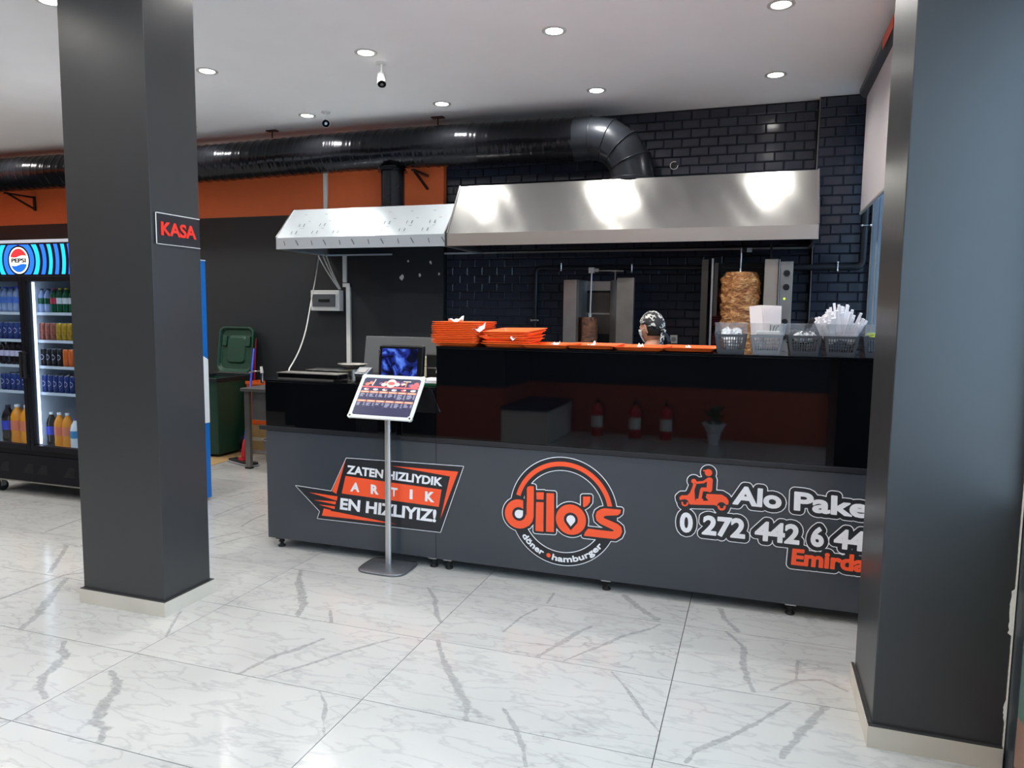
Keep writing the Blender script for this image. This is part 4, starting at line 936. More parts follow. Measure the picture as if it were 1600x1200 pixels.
for i, x in enumerate((-1.175,-.905,-.62,-.352)):
    tray(x, 4.235+.008*(i%2), ZC+(.0006 if i%2 == 0 else .0036), random.uniform(-.02,.02), lab4[i], 'single orange trays in a row', ry=0 if i%2==0 else .0)
for i,(x,y) in enumerate(((-1.12,4.13),(-.9,4.14),(-.62,4.12),(-.35,4.13))):  # small white sheets imitate the glints on the single trays
    napkin((x,y,ZC+.016),.05-.005*i,.4*i,'white sheet standing in for a glint on the %s single orange tray' % ('leftmost','second','third','fourth')[i],.0)

def basket(x, lab, clear):
    t = thing('plastic_basket', lab, 'basket', (x,4.20,ZC), 'plastic baskets in a row on the counter')
    m = 'basket_clear' if clear else 'basket_grey'
    wt, wb, d0, d1, h = .084, .068, .13, .115, .105
    # tapered box walls with slots: bars between upper and lower solid bands
    def P(side, u, v):   # side 0 front,1 back,2 left,3 right ; u -1..1 ; v 0..1
        hx = wb+(wt-wb)*v; hy = d1+(d0-d1)*v; z = ZC+h*v
        return {0:(x+u*hx,4.2-hy,z),1:(x+u*hx,4.2+hy,z),2:(x-hx,4.2+u*hy,z),3:(x+hx,4.2+u*hy,z)}[side]
    mb = MB(); th = .0015
    def panel(side,u0,u1,v0,v1):
        n = {0:(0,1,0),1:(0,-1,0),2:(1,0,0),3:(-1,0,0)}[side]; a = [Vector(P(side,u0,v0)),Vector(P(side,u1,v0)),Vector(P(side,u1,v1)),Vector(P(side,u0,v1))]; b = [p+Vector(n)*th*2 for p in a]
        mb.add(a+b,[(0,1,2,3),(7,6,5,4),(0,4,5,1),(1,5,6,2),(2,6,7,3),(3,7,4,0)])
    for side in range(4):
        nb = 10 if side < 2 else 14
        panel(side,-1,1,0,.22); panel(side,-1,1,.86,1)
        panel(side,-1,-.8,.22,.86); panel(side,.8,1,.22,.86)
        for r in range(1,4): panel(side,-.8,.8,.22+.16*r-.02,.22+.16*r+.02)
        for k in range(nb+1):
            u = -.8+1.6*k/nb; panel(side,u-.03,u+.03,.22,.86)
    mb.box(x-wb,x+wb,4.2-d1,4.2+d1,ZC,ZC+.002)
    mb.build('basket_body',m,t)
    rb = MB()   # flared translucent collar
    for a, b, z0, z1 in ((0,.004,h,h+.012),(.004,.006,h+.012,h+.05),(.010,.012,h+.05,h+.055)):
        pass
    def ring(e, z):
        pts = []; X, Y, rc = wt+e, d0+e, .02
        for sx, sy, a0 in ((1,1,0),(-1,1,90),(-1,-1,180),(1,-1,270)):
            for k in range(5):
                a = math.radians(a0+22.5*k); pts.append((x+sx*(X-rc)+rc*math.cos(a), 4.2+sy*(Y-rc)+rc*math.sin(a), ZC+z))
        return pts
    rr = [ring(-.004,h-.004),ring(.003,h),ring(.003,h+.012),ring(-.001,h+.014),ring(.0005,h+.052),ring(.003,h+.056),ring(.003,h+.062),ring(-.001,h+.062),ring(-.003,h+.014)]
    vs = [p for r in rr for p in r]; n = 20
    rb.add(vs,[(k*n+i,k*n+(i+1)%n,(k+1)*n+(i+1)%n,(k+1)*n+i) for k in range(len(rr)-1) for i in range(n)],0,True)
    rb.build('collar','basket_rim',t)
    return t
mat('basket_rim',(150,156,166),.22,trans=0,alpha=.18)
basket(-.128,'grey slotted basket holding crumpled plastic bags, leftmost in the basket row',False)
basket(.056,'lighter grey slotted basket with white cutlery sleeves and a white box',True)
basket(.243,'dark grey slotted basket filled with black plastic forks',False)
basket(.419,'grey slotted basket heaped with white wrapped straws',False)
basket(.603,'dark grey basket with yellow-green sachets beside the right pillar',False)
# contents
def crumple(x, y, z, sx, sy, sz, m, seed):
    random.seed(seed); mb = MB(); n, k = 14, 8; vs = []
    ph = [random.uniform(0,6) for _ in range(6)]
    for i in range(k+1):
        a = math.pi*i/k
        for j in range(n):
            t_ = 2*math.pi*j/n; q = 1+.22*math.sin(3*t_+ph[0]+2*a)+.18*math.sin(5*t_+ph[1])*math.sin(4*a+ph[2])+random.uniform(-.1,.1)
            vs.append((x+sx*q*math.sin(a)*math.cos(t_), y+sy*q*math.sin(a)*math.sin(t_), z-sz*q*math.cos(a)))
    return mb.add(vs,[(i*n+j,i*n+(j+1)%n,(i+1)*n+(j+1)%n,(i+1)*n+j) for i in range(k) for j in range(n)])
for i,(dx,dy,dz) in enumerate(((-.02,-.03,0),(.025,.03,.0),(.0,-.06,-.035))):
    o = setb(crumple(-.128+dx,4.2+dy,ZC+.09+dz,.035,.045,.042,'bag_clear',i+20).build('plastic_bag','bag_clear'),(-.128+dx,4.2+dy,ZC+.05+dz)); tag(o,'crumpled clear plastic bag in the leftmost basket','bag','crumpled plastic bags in the leftmost basket')
sp = None
for i in range(9):
    x = .018+.0105*i; h = .20-.004*abs(i-3); a = (-.25+.03*i)
    if sp is None:
        sp = MB().box(-.033,.033,-.0012,.0012,0,.235).build('cutlery_sleeve','paper_cream'); o = sp
    else: o = sp.copy(); COL.objects.link(o)
    o.location = (x-.005,4.17+.011*i,ZC+.028); o.rotation_euler = (-.10,.05*(i-4)*.35-.05,.12*(i-4)*.5); tag(o,'white paper cutlery sleeve standing in the lighter grey basket','sleeve','paper cutlery sleeves')
t = thing('napkin_box','small white box lying in the lighter grey basket','box',(.06,4.14,ZC+.09)); MB().box(-.0,.12,4.082,4.16,ZC+.107,ZC+.125).build('box_body','white_plastic',t,bevel=.003)
ring_ = MB().lathe((.115,4.22,ZC+.10),[(.034,0),(.042,.06),(.044,.062),(.041,.06),(.032,.002)],20); o = setb(ring_.build('plastic_tub','bag_clear'),(.115,4.22,ZC+.10)); tag(o,'round clear plastic tub in the lighter grey basket','tub')
for i,(dx,a) in enumerate(((.0,-.2),(.014,.1),(.026,.35))):
    o = setb(MB().tube([(.07+dx,4.10,ZC+.12),(.073+dx+.01*a,4.10,ZC+.145),(.077+dx+.03*a,4.105,ZC+.155)],.0022,6).build('hair_tie','black_plastic') ,(.07+dx,4.10,ZC+.12)); o.name='plastic_pick'; tag(o,'thin black plastic pick leaning on the cutlery sleeves','pick','black picks on the sleeves')
def fork_mesh():
    mb = MB(); mb.obox((0,0,.05),(.004,0,0),(0,.0012,0),(0,0,.05)).obox((0,.001,.106),(.010,0,0),(0,.0012,0),(0,.001,.01))
    for dx in (-.008,-.0027,.0027,.008): mb.obox((dx,.003,.130),(.0014,0,0),(0,.0012,0),(0,.003,.018))
    return mb
fp = None; random.seed(11)
for i in range(26):
    if fp is None: fp = fork_mesh().build('plastic_fork','black_fork'); o = fp
    else: o = fp.copy(); COL.objects.link(o)
    if i < 3: o.location = (.20+.02*i,4.18,ZC+.06); o.rotation_euler = (.1,.55-.1*i,.3*i); z_ = 'black plastic fork sticking up from the fork basket'; g_ = 'upright forks'
    else:
        o.location = (.243+random.uniform(-.02,.02),4.2+random.uniform(-.04,.03),ZC+random.uniform(.05,.115)); o.rotation_euler = (random.uniform(1.2,1.5)*random.choice((-1,1)),random.uniform(-.4,.4),random.uniform(-1.2,1.2)); z_ = 'black plastic fork lying in the heap of the fork basket'; g_ = 'heaped forks'
        o.scale = (1,1,.62)
    tag(o, z_, 'fork', g_)
for i in range(3):
    o = setb(crumple(.22+.025*i,4.13+.02*i,ZC+.095,.03,.03,.025,'bag_clear',i+40).build('plastic_wrapper','bag_clear'),(.22+.025*i,4.13,ZC+.07)); tag(o,'clear crumpled wrapper among the black forks','wrapper','clear wrappers in the fork basket')
st = None; random.seed(5)
for i in range(120):
    if st is None: st = MB().obox((0,0,.1),(.0055,0,0),(0,.0022,0),(0,0,.1)).build('wrapped_straw','paper_white',bevel=.0); o = st
    else: o = st.copy(); COL.objects.link(o)
    u, v = random.uniform(-1,1), random.uniform(-1,1)
    o.location = (.419+u*.062, 4.2+v*.09, ZC+.085+random.uniform(0,.02)-.035*abs(u)); o.rotation_euler = (-v*.38+random.uniform(-.12,.12), u*.42+random.uniform(-.14,.14), random.uniform(-1.5,1.5)*0); o.rotation_euler[2] = 0
    o.scale = (1.15,1.6,random.uniform(.62,.95)*(1-.22*abs(u))+(.12 if i == 0 else 0)); 
    tag(o,'white paper-wrapped straw in the heaped straw basket','straw','wrapped straws in the basket')
for i in range(8):
    o = MB().obox((0,0,0),(.035,.0,0),(0,.02,0),(0,0,.003)).build('sauce_sachet','sachet_green' if i%4 else 'sachet_orange',bevel=.001); o.location = (.585+.012*(i%3),4.14+.018*i,ZC+.098+.0065*(i%4)); o.rotation_euler = (.1*(i%3),-.12+.05*(i%4),.3*i)
    tag(o,('yellow-green sauce sachet' if i%4 else 'orange sauce sachet')+' in the basket beside the right pillar','sachet','sachets in the last basket' if i%4 else 'orange sachets in the last basket')

# ================================================================== ON THE LOW COUNTER
ZL = 1.1455
t = thing('cash_drawer','flat black drawer box with a steel edge lying on the low counter','cash drawer',(-2.82,4.35,ZL))
MB().box(-3.065,-2.60,4.14,4.26,ZL+.006,ZL+.036).build('case','black_glass',t,bevel=.002)
MB().box(-3.07,-2.595,4.13,4.27,ZL+.036,ZL+.041).build('top_edge','steel_dull',t,'steel top edge')
MB().box(-3.06,-2.63,4.13,4.25,ZL,ZL+.006).build('base_plate','steel_dull',t)
t = thing('kitchen_scale','low steel scale plate behind the black drawer box','scale',(-2.85,4.44,ZL))
MB().box(-2.96,-2.74,4.38,4.50,ZL,ZL+.04).build('scale_body','steel_dull',t,bevel=.003); MB().box(-3.0,-2.70,4.36,4.52,ZL+.041,ZL+.047).build('weighing_plate','steel_bright',t,bevel=.001)
t = thing('oval_dish','shallow oval steel dish on the low counter below the white trunking','dish',(-2.75,4.58,ZL))
o = MB().lathe((0,0,0),[(.001,0),(.06,0),(.10,.03),(.115,.034),(.113,.037),(.098,.033),(.06,.004),(.001,.004)],32).build('dish_body','steel_dull',t,local=True); o.scale = (1,.8,1); o.location = (0,0,.045)
MB().cyl((-2.75,4.58,ZL),(-2.75,4.58,ZL+.046),.05,.04,n=20).build('foot_ring','steel_dull',t)
t = thing('card_reader','small grey card reader on a black stand beside the menu board','card reader',(-2.47,4.25,ZL))
MB().box(-2.51,-2.43,4.21,4.29,ZL,ZL+.03).build('stand','black_plastic',t,bevel=.003)
MB().obox((-2.47,4.25,ZL+.055),(.048,0,0),(0,.04,.02),(0,-.006,.012)).build('reader_body','base_silver',t,bevel=.003)
MB().obox((-2.47,4.243,ZL+.0685),(.03,0,0),(0,.025,.0125),(0,-.0005,.001)).build('reader_screen','label_grey',t)
t = thing('till_monitor','black till monitor with a dark blue picture on its screen','monitor',(-2.25,4.42,ZL))
MB().obox((-2.25,4.372,1.268),(.167,0,0),(0,.018,-.002),(0,.012,.112)).build('monitor_case','screen_body',t,bevel=.012)
MB().obox((-2.258,4.3535,1.268),(.132,0,0),(0,.0006,0),(0,.0098,.09)).build('screen','screen_picture',t,'lit screen with a blue picture')
MB().box(-2.31,-2.19,4.38,4.50,ZL,ZL+.02).box(-2.28,-2.22,4.40,4.44,ZL+.02,1.24).build('stand','screen_body',t,bevel=.003)
mb = MB()
MB().box(-2.418,-2.408,4.36,4.38,1.19,1.35).build('side_handle','steel_bright',t,bevel=.003)
t = thing('receipt_printer','black receipt printer behind the till monitor','printer',(-2.0,4.5,ZL))
MB().box(-2.075,-1.95,4.38,4.52,ZL,1.33).build('printer_case','black_plastic',t,bevel=.01); MB().box(-2.06,-1.965,4.372,4.38,1.23,1.24).build('paper_slot','steel_dull',t)
t = thing('paper_stack','white papers on a green pad at the foot of the tall counter','paper',(-1.92,4.25,ZL))
MB().box(-2.03,-1.85,4.15,4.36,ZL,ZL+.012).build('green_pad','green_pad',t,'green pad'); MB().box(-2.03,-1.85,4.14,4.36,ZL+.0125,ZL+.03).build('sheets','paper_white',t)
crumple(-1.90,4.25,ZL+.075,.035,.05,.045,'paper_white',61).build('crumpled_receipt','paper_white',t)
t = thing('back_counter','grey counter with beige boxes behind the till','counter',(-2.3,5.3,0))
MB().box(-3.0,-1.75,5.1,5.6,0,1.08).build('cabinet','counter_grey',t,bevel=.004); MB().box(-3.02,-1.73,5.08,5.62,1.08,1.11).build('worktop','black_trim',t,bevel=.003)
t = thing('steel_sheet','upright plain stainless sheet standing behind the till monitor','steel sheet',(-2.6,5.2,1.11))
mat('sheet_steel',(128,130,132),.4,metal=.55)
MB().obox((-2.545,5.2,1.258),(.465,0,0),(0,.003,0),(.012,.006,.147)).build('sheet','sheet_steel',t,bevel=.002)
for x in (-2.9,-2.2): MB().box(x,x+.03,5.2,5.32,1.111,1.118).build('foot','steel_dull',t)
for i,(z,l) in enumerate(((1.111,'lower'),(1.19,'upper'))):
    tag(setb(MB().box(-2.42+.0,-2.22,5.02+.02*i,5.16,z,z+.072,0).build('storage_box','beige',bevel=.004),(-2.32,5.1,z)),'%s beige box behind the receipt printer' % l,'box','beige boxes behind the till')

# ================================================================== MENU STAND
SX, SY = -2.133, 3.955
t = thing('menu_stand','silver menu stand with a tilted framed price board in front of the counter','menu stand',(SX,SY,0))
mb = MB(); n = 48; vs = []; prof = [(0.0,.002),(1.0,.002),(1.0,.008),(.96,.013),(.5,.02),(.12,.026),(0.0,.026)]
for s_, z in prof:
    for i in range(n):
        a = 2*math.pi*i/n; ca, sa = math.cos(a), math.sin(a); r = 1/((abs(ca)**4.2+abs(sa)**4.2)**(1/4.2))
        vs.append((SX+.163*r*ca*s_, SY+.145*r*sa*s_-.005, z+(.006*s_*ca*ca if s_ > .9 else 0)))
mb.add(vs,[(k*n+i,k*n+(i+1)%n,(k+1)*n+(i+1)%n,(k+1)*n+i) for k in range(len(prof)-1) for i in range(n)],0,True)
mb.build('base_plate','base_silver',t)
MB().prism([(SX+.021*math.cos(a)*(1 if abs(math.cos(a))<.9 else .95),SY+.012*math.sin(a)) for a in [2*math.pi*i/20 for i in range(20)]],'z',.02,1.05).build('pole','alu',t,bevel=.0)
CB = Vector((-2.125,3.93,1.082)); tl = .692; vx = Vector((1,-.012,0)); vv = Vector((0,math.sin(tl),math.cos(tl))); nn = Vector((0,-math.cos(tl),math.sin(tl)))
def bp(a,b,c=0): return CB+vx*a+vv*b+nn*c
MB().obox(bp(0,0,-.006),vx*.215,vv*.155,nn*.004).obox((SX,3.95,1.04),(.03,0,0),(0,.02,0),(0,0,.03)).build('back_plate','alu',t)
mat('alu_white',(222,226,224),.25,metal=.35)
for (a0,b0,a1,b1) in ((-.195,.148,.195,.148),(-.195,-.148,.195,-.148),(-.208,-.136,-.208,.136),(.208,-.136,.208,.136)):
    fb = MB(); A_, B_ = bp(a0,b0,.0), bp(a1,b1,.0); L_ = (B_-A_)/2; w_ = (vv if b0 == b1 else vx)
    fb.obox((A_+B_)/2, L_, w_*.0125, nn*.006); fb.build('frame_bar','alu_white',t,bevel=.005)
for a in (-1,1):
    for b in (-1,1):
        MB().cyl(bp(a*.203,b*.1435,-.006),bp(a*.203,b*.1435,.0065),.0175,n=16).build('corner_cap','alu_white',t)
        if b < 0: MB().cyl(bp(a*.203,b*.1435,.0065),bp(a*.203,b*.1435,.0085),.006,n=10).build('corner_screw','black_plastic',t)
MB().obox(bp(0,0,.0005),vx*.197,vv*.1365,nn*.0015).build('poster','menu_navy',t,'dark navy price list')
def bq(mb, a0,a1,b0,b1,c=.0026,m=0): mb.add([bp(a0,b0,c),bp(a1,b0,c),bp(a1,b1,c),bp(a0,b1,c)],[(0,1,2,3)],m)
def bdisc(mb, a, b, r, sy=1, c=.003, m=0): mb.add([bp(a+r*math.cos(2*math.pi*i/16),b+r*sy*math.sin(2*math.pi*i/16),c) for i in range(16)],[tuple(range(16))],m)
pm = MB(); names = ['menu_red','menu_orange','menu_cream','menu_violet','menu_text','paper_white']
bq(pm,-.197,.197,.066,.076,m=0)
random.seed(2)
for a0,w_ in ((-.185,.05),(-.085,.055),(.0,.055),(.06,.035),(.115,.07)):
    for q in range(5): bdisc(pm,a0+w_*.5+random.uniform(-.4,.4)*w_,.086+random.uniform(0,.022),w_*random.uniform(.18,.34),.7,.003+.0001*q,random.choice((0,0,1,2,3)))
bdisc(pm,.0,.1,.033,.95,.0038,2); bdisc(pm,.0,.1,.024,.5,.004,0)
pm.add([bp(*p,.004) for p in ((-.132,.078),(-.124,.078),(-.113,.125),(-.119,.128))],[(0,1,2,3)],2)
bq(pm,.078,.13,.115,.121,.004,2); bq(pm,.1,.107,.078,.12,.004,1)
for k in range(6):
    a0 = -.192+.0645*k
    bdisc(pm,a0+.032,.052,.018,.42,.003,(5,5,2,5,0,2)[k]); bdisc(pm,a0+.04,.055,.01,.5,.0034,(0,4,3,4,2,5)[k])
    for row, b0 in ((0,.026),(1,-.04)):
        bq(pm,a0,a0+.059,b0,b0+.014,m=1)
        bq(pm,a0+.008,a0+.05,b0+.005,b0+.009,.003,2)
        for q in range(random.choice((4,5,6)) if not (row and k in (2,)) else 3):
            wl = random.uniform(.018,.036); bb = b0-.007-q*.0062
            bq(pm,a0+.004,a0+.004+wl,bb-.0016,bb+.0016,.0026,4); bq(pm,a0+.046,a0+.056,bb-.0016,bb+.0016,.0026,4)
        bq(pm,a0+.0605,a0+.0612,b0-.04,b0,.0026,4)
pm.build('poster_print',names,t,'printed food pictures and price columns')

# ================================================================== KASA SIGN
t = thing('kasa_sign','black sign with red raised letters KASA on the left pillar','sign',(-2.877,3.07,1.93))
MB().box(-2.877,-2.869,2.921,3.222,1.932,2.086).build('sign_plate','sign_black',t)
fb = MB().box(-2.8695,-2.868,2.919,2.924,1.93,2.088).box(-2.8695,-2.868,2.919,3.224,2.084,2.088).box(-2.8695,-2.868,2.919,3.224,1.93,1.933).build('sign_edge','white_plastic',t)
mb = MB(); text_quad(mb,'KASA',[(2.95,2.045),(3.192,2.045),(3.192,1.975),(2.95,1.975)],0,.03,fn=lambda X,Z:(-2.866,X,Z)); lt = mb.build('lettering','sign_red',t,'red raised letters'); s_ = lt.modifiers.new('solid','SOLIDIFY'); s_.thickness = .004; s_.offset = 0

# ================================================================== SECURITY CAMERAS
def seccam(base, aim, L, lab, r=.036):
    b = Vector(base); t = thing('security_camera', lab, 'camera', base, 'ceiling security cameras'); d = Vector(aim).normalized()
    MB().cyl(b,b-Vector((0,0,.012)),.042,.04,n=20).build('mount_base','white_plastic',t)
    j = b-Vector((0,0,.08)); MB().cyl(b-Vector((0,0,.01)),j,.012,.009,n=12).sphere(j,.018,12,8).build('mount_arm','white_plastic',t)
    c0 = j-Vector((0,0,.03))-d*L*.35; c1 = c0+d*L
    MB().cyl(c0,c1,r*.85,r,n=24).build('camera_body','white_plastic',t)
    MB().cyl(c1,c1+d*.003,r*.92,n=24).build('lens_face','black_glass',t,'round black lens face'); MB().cyl(c1+d*.003,c1+d*.006,r*.35,n=16).build('lens','chrome',t)
seccam((-2.7763, 5.0766, 3.48),(.28,-.45,-.75),.11,'white security camera pointing down near the second ceiling lamp',.034)
seccam((-3.9553, 6.1437, 3.48),(.52,-.82,-.18),.09,'small security camera facing the viewer near the back wall',.037)

# ================================================================== DRINKS COOLER
CX0, CX1, CY = -6.36, -5.11, 4.40
t = thing('drinks_cooler','black two-door drinks cooler with a lit blue striped header, left of the pillar','cooler',((CX0+CX1)/2,4.75,0))
MB().box(CX0,CX0+.03,CY+.06,5.1,.13,2.125).box(CX1-.03,CX1,CY+.06,5.1,.13,2.125).box(CX0,CX1,5.07,5.1,.13,2.125).box(CX0,CX1,CY+.03,5.1,.36,.41).box(CX0,CX1,CY+.03,5.1,1.86,1.89).build('cabinet','cooler_black',t,bevel=.002)
MB().box(CX0+.031,CX0+.035,CY+.07,5.065,.41,1.86).box(CX1-.035,CX1-.031,CY+.07,5.065,.41,1.86).box(CX0+.03,CX1-.03,5.06,5.068,.41,1.86).box(CX0+.03,CX1-.03,CY+.07,5.06,.411,.416).box(CX0+.03,CX1-.03,CY+.07,5.06,1.852,1.859).build('inner_lining','cooler_white',t,'white inner lining')
MB().box(CX0,CX1,CY-.005,5.1,2.125,2.15).build('top_cap','cooler_rail',t,'pale grey top edge')
MB().box(CX0,CX1,CY+.005,5.05,1.86,2.125).build('header','header_black',t,'black lit header with blue arcs')
LC = (-5.757,1.985); hz0, hz1 = 1.872, 2.112
hd = [(.124,.170,0),(.189,.234,1),(.265,.305,0),(.335,.373,1),(.405,.443,0),(.475,.513,1),(.545,.590,0)]
for r0, r1, mi in hd:
    for sg in (1,-1):
        HB = D2(CY+.0035)
        n = 14
        for k in range(n):
            z0 = hz0+(hz1-hz0)*k/n; z1 = hz0+(hz1-hz0)*(k+1)/n; p = []
            for z, r in ((z0,r0),(z0,r1),(z1,r1),(z1,r0)):
                dz = z-LC[1]; q = math.sqrt(max(0,r*r-dz*dz)); p.append((LC[0]+sg*q, z))
            if max(a for a,_ in p) < CX1-.005 and min(a for a,_ in p) > CX0+.005: HB.poly(p,mi)
        if HB.mb.f: HB.put('header_arc',['header_blue','header_cyan'],t)
LG = D2(CY+.003); LG.disc(LC,.108,0,40)
LG.mb.build('emblem_disc','header_cream',t,'cream round emblem')
up, lo_ = [], []
for k in range(25):
    x = -.095+.19*k/24; w = .009*math.sin(x*33)
    up.append((x,w+.032)); lo_.append((x,w-.036))
R_ = .096
def cap(curve, sgn):
    pts = [(x,z) for x,z in curve if x*x+z*z < R_*R_]; a0 = math.atan2(pts[-1][1],pts[-1][0]); a1 = math.atan2(pts[0][1],pts[0][0])
    if sgn > 0:
        if a1 < a0: a1 += 2*math.pi
    else:
        if a1 > a0: a1 -= 2*math.pi
    return [(LC[0]+x,LC[1]+z) for x,z in pts]+[(LC[0]+R_*math.cos(a0+(a1-a0)*i/20),LC[1]+R_*math.sin(a0+(a1-a0)*i/20)) for i in range(21)]
D2(CY+.0022).poly(cap(up,1)).put('emblem_wave','header_red',t,'red upper wave'); D2(CY+.0022).poly(cap(lo_,-1)).put('emblem_wave','header_navy',t,'blue lower wave')
mb = MB(); text_quad(mb,'PEPSI',[(LC[0]-.083,2.003),(LC[0]+.083,2.003),(LC[0]+.083,1.967),(LC[0]-.083,1.967)],CY+.0012,.05); mb.build('header_lettering','ink_navy',t,'dark blue lettering')
for x0, x1, hs in ((CX0,-5.737,1),(-5.733,CX1,-1)):
    fr = MB(); w = .040
    fr.box(x0,x0+w,CY,CY+.05,.41,1.858).box(x1-w,x1,CY,CY+.05,.41,1.858).box(x0+w,x1-w,CY,CY+.05,.41,.452).box(x0+w,x1-w,CY,CY+.05,1.815,1.858)
    d_ = fr.build('door','cooler_black',t,bevel=.003)
    MB().box(x0+w,x1-w,CY+.02,CY+.026,.452,1.815).build('glass','clear_glass',d_)
    hx = x1-.02 if hs > 0 else x0+.02
    MB().box(hx-.012,hx+.012,CY-.035,CY-.022,1.02,1.24).box(hx-.01,hx+.01,CY-.03,CY,1.03,1.05).box(hx-.01,hx+.01,CY-.03,CY,1.21,1.23).build('handle','black_plastic',d_,bevel=.003)
    MB().box(x0+w+.001,x0+w+.002,CY+.052,CY+.06,.46,1.81).box(x1-w-.006,x1-w-.001,CY+.052,CY+.06,.46,1.81).build('inner_edge','alu',d_)
MB().box(-5.690,-5.670,CY+.052,CY+.06,.46,1.81).box(-5.80,-5.785,CY+.052,CY+.06,.43,1.85).build('led_strip','led',t,'white lit strip')
MB().box(-5.75,-5.72,CY+.08,5.06,.41,1.86).build('centre_divider','cooler_white',t)
MB().box(CX0,CX1,CY+.02,5.1,.13,.36).build('base_panel','cooler_black',t,bevel=.004)
vp = MB()
for k in range(7):
    for x0 in (-6.14,-5.86,-5.70,-5.40): vp.box(x0+.01*k,x0+.12,CY+.0175,CY+.0205,.205+.012*k,.208+.012*k)
vp.build('vent_slots','sign_black',t,kind='stuff')
MB().box(CX0,CX1,CY+.015,CY+.03,.122,.132).build('base_trim','steel_dull',t)
for x in (-5.20,-6.22):
    for y in (4.5,5.0):
        MB().cyl((x-.012,y,.045),(x+.012,y,.045),.045,n=18).build('caster','rubber',t); MB().box(x-.02,x-.013,y-.025,y+.02,.045,.13).box(x+.013,x+.02,y-.025,y+.02,.045,.13).box(x-.02,x+.02,y-.02,y+.02,.115,.13).build('caster_fork','alu',t)
SZ = [1.345+.213,1.333-.0,1.113,.890]; SZ = [1.560,1.330,1.113,.890]
for z in SZ:
    for x0, x1 in ((CX0+.036,-5.752),(-5.718,CX1-.036)):
        w = MB()
        for q in range(24): w.box(x0+(x1-x0)*q/24,x0+(x1-x0)*q/24+.004,CY+.10,5.05,z-.008,z-.003)
        for y in (CY+.11,4.8,5.04): w.box(x0,x1,y-.003,y+.003,z-.013,z-.008)
        sh = w.build('shelf','cooler_rail',t); MB().box(x0,x1,CY+.092,CY+.096,z-.02,z+.004).build('price_rail','cooler_rail',sh)
# drinks: one prototype of each kind, copied along the shelves
def can(kind, r=.029, h=.145):
    t = thing('drink_can','can','can',(0,0,0)); del ROOT[t.name]; z0 = 0
    MB().lathe((0,0,0),[(.0,0.0),(r*.75,.0),(r,.008),(r,h-.012),(r*.82,h-.002)],16).build('can_body',kind,t,local=True)
    MB().lathe((0,0,0),[(r*.82,h-.002),(r*.84,h),(r*.78,h),(r*.76,h-.004),(0,h-.004)],16).build('lid','can_lid',t,local=True)
    if kind in ('can_navy','can_black'):
        w = MB()
        for sg in (1,-1):
            for i in range(8):
                a0, a1 = math.radians(-90-38+76*i/8), math.radians(-90-38+76*(i+1)/8); f_ = lambda a: h*.52+sg*.021*math.cos((a+math.pi/2)/math.radians(40)*math.pi/2)
                w.add([((r+.0005)*math.cos(a),(r+.0005)*math.sin(a),z) for a,z in ((a0,f_(a0)-.003),(a1,f_(a1)-.003),(a1,f_(a1)+.003),(a0,f_(a0)+.003))],[(0,1,2,3)])
        w.build('emblem','label_pale' ,t,local=True)
    return t
mat('label_pale',(200,190,215),.4)
def bottle(body, label, cap_m, h, r, kind='pet'):
    t = thing('drink_bottle','bottle','bottle',(0,0,0)); del ROOT[t.name]
    if kind == 'milk':
        MB().lathe((0,0,0),[(0,0),(r*.92,0),(r,.01),(r,h*.62),(r*.8,h*.78),(r*.42,h*.9),(r*.38,h*.94)],18).build('bottle_body',body,t,local=True)
    else: MB().lathe((0,0,0),[(0,.006),(r*.7,0),(r*.95,.012),(r,.04*h/.3),(r*.93,h*.26),(r*.98,h*.34),(r*.97,h*.62),(r,h*.68),(r*.78,h*.80),(r*.4,h*.90),(r*.34,h*.94)],18).build('bottle_body',body,t,local=True)
    MB().lathe((0,0,0),[(r*1.005,h*.36),(r*1.005,h*.60)],18).build('label',label,t,local=True)
    MB().lathe((0,0,0),[(r*.38,h*.93),(r*.40,h*.935),(r*.40,h*.995),(r*.36,h),(0,h)],14).build('cap',cap_m,t,local=True)
    return t
K = {}
def get(kind):
    if kind not in K:
        K[kind] = {'navy':lambda:can('can_navy'),'black':lambda:can('can_black'),'orange':lambda:can('can_orange'),'tea':lambda:can('can_tea'),'citrus':lambda:can('can_citrus'),
          'water':lambda:bottle('water','label_blue','cap_blue',.215,.033),'grn_red':lambda:bottle('bottle_green','cap_red','cap_red',.205,.030),'grn_yel':lambda:bottle('bottle_green','milk','cap_yellow',.205,.030),
          'slim':lambda:bottle('cola','label_pale','cap_dark',.20,.030),'clear':lambda:bottle('water','bottle_green','cap_dark',.20,.030),
          'cola_big':lambda:bottle('cola','label_royal','cap_dark',.335,.052),'org_big':lambda:bottle('soda_orange','label_orange','milk',.345,.055),
          'org_mid':lambda:bottle('soda_orange','label_orange','milk',.30,.044),'cola_mid':lambda:bottle('cola','label_royal','milk',.30,.042),'ayran':lambda:bottle('milk','label_cyan','cap_violet',.26,.045,'milk')}[kind]()
        return K[kind], True
    return K[kind], False
mat('cap_blue',(70,90,200),.4); mat('cap_dark',(40,44,70),.4); mat('cap_violet',(70,50,140),.4)
KN = {'navy':'dark blue soda can','black':'black soda can','orange':'orange soda can','tea':'reddish patterned can','citrus':'yellow-brown soda can','water':'water bottle with blue label','grn_red':'green bottle with red cap','grn_yel':'green bottle with yellow cap','slim':'slim dark cola bottle','clear':'clear bottle with green label',
  'cola_big':'large dark cola bottle with blue label','org_big':'large orange soda bottle','org_mid':'orange soda bottle with white cap','cola_mid':'dark cola bottle with white cap','ayran':'white bottle with cyan label'}
def place(kind, x, y, z, lab, grp, catg):
    o, new = get(kind)
    if new: o.location = (x,y,z)
    else: o = dup(o,(x,y,z))
    if '_u' in o: del o['_u']
    o['label'] = lab; o['group'] = grp; return o
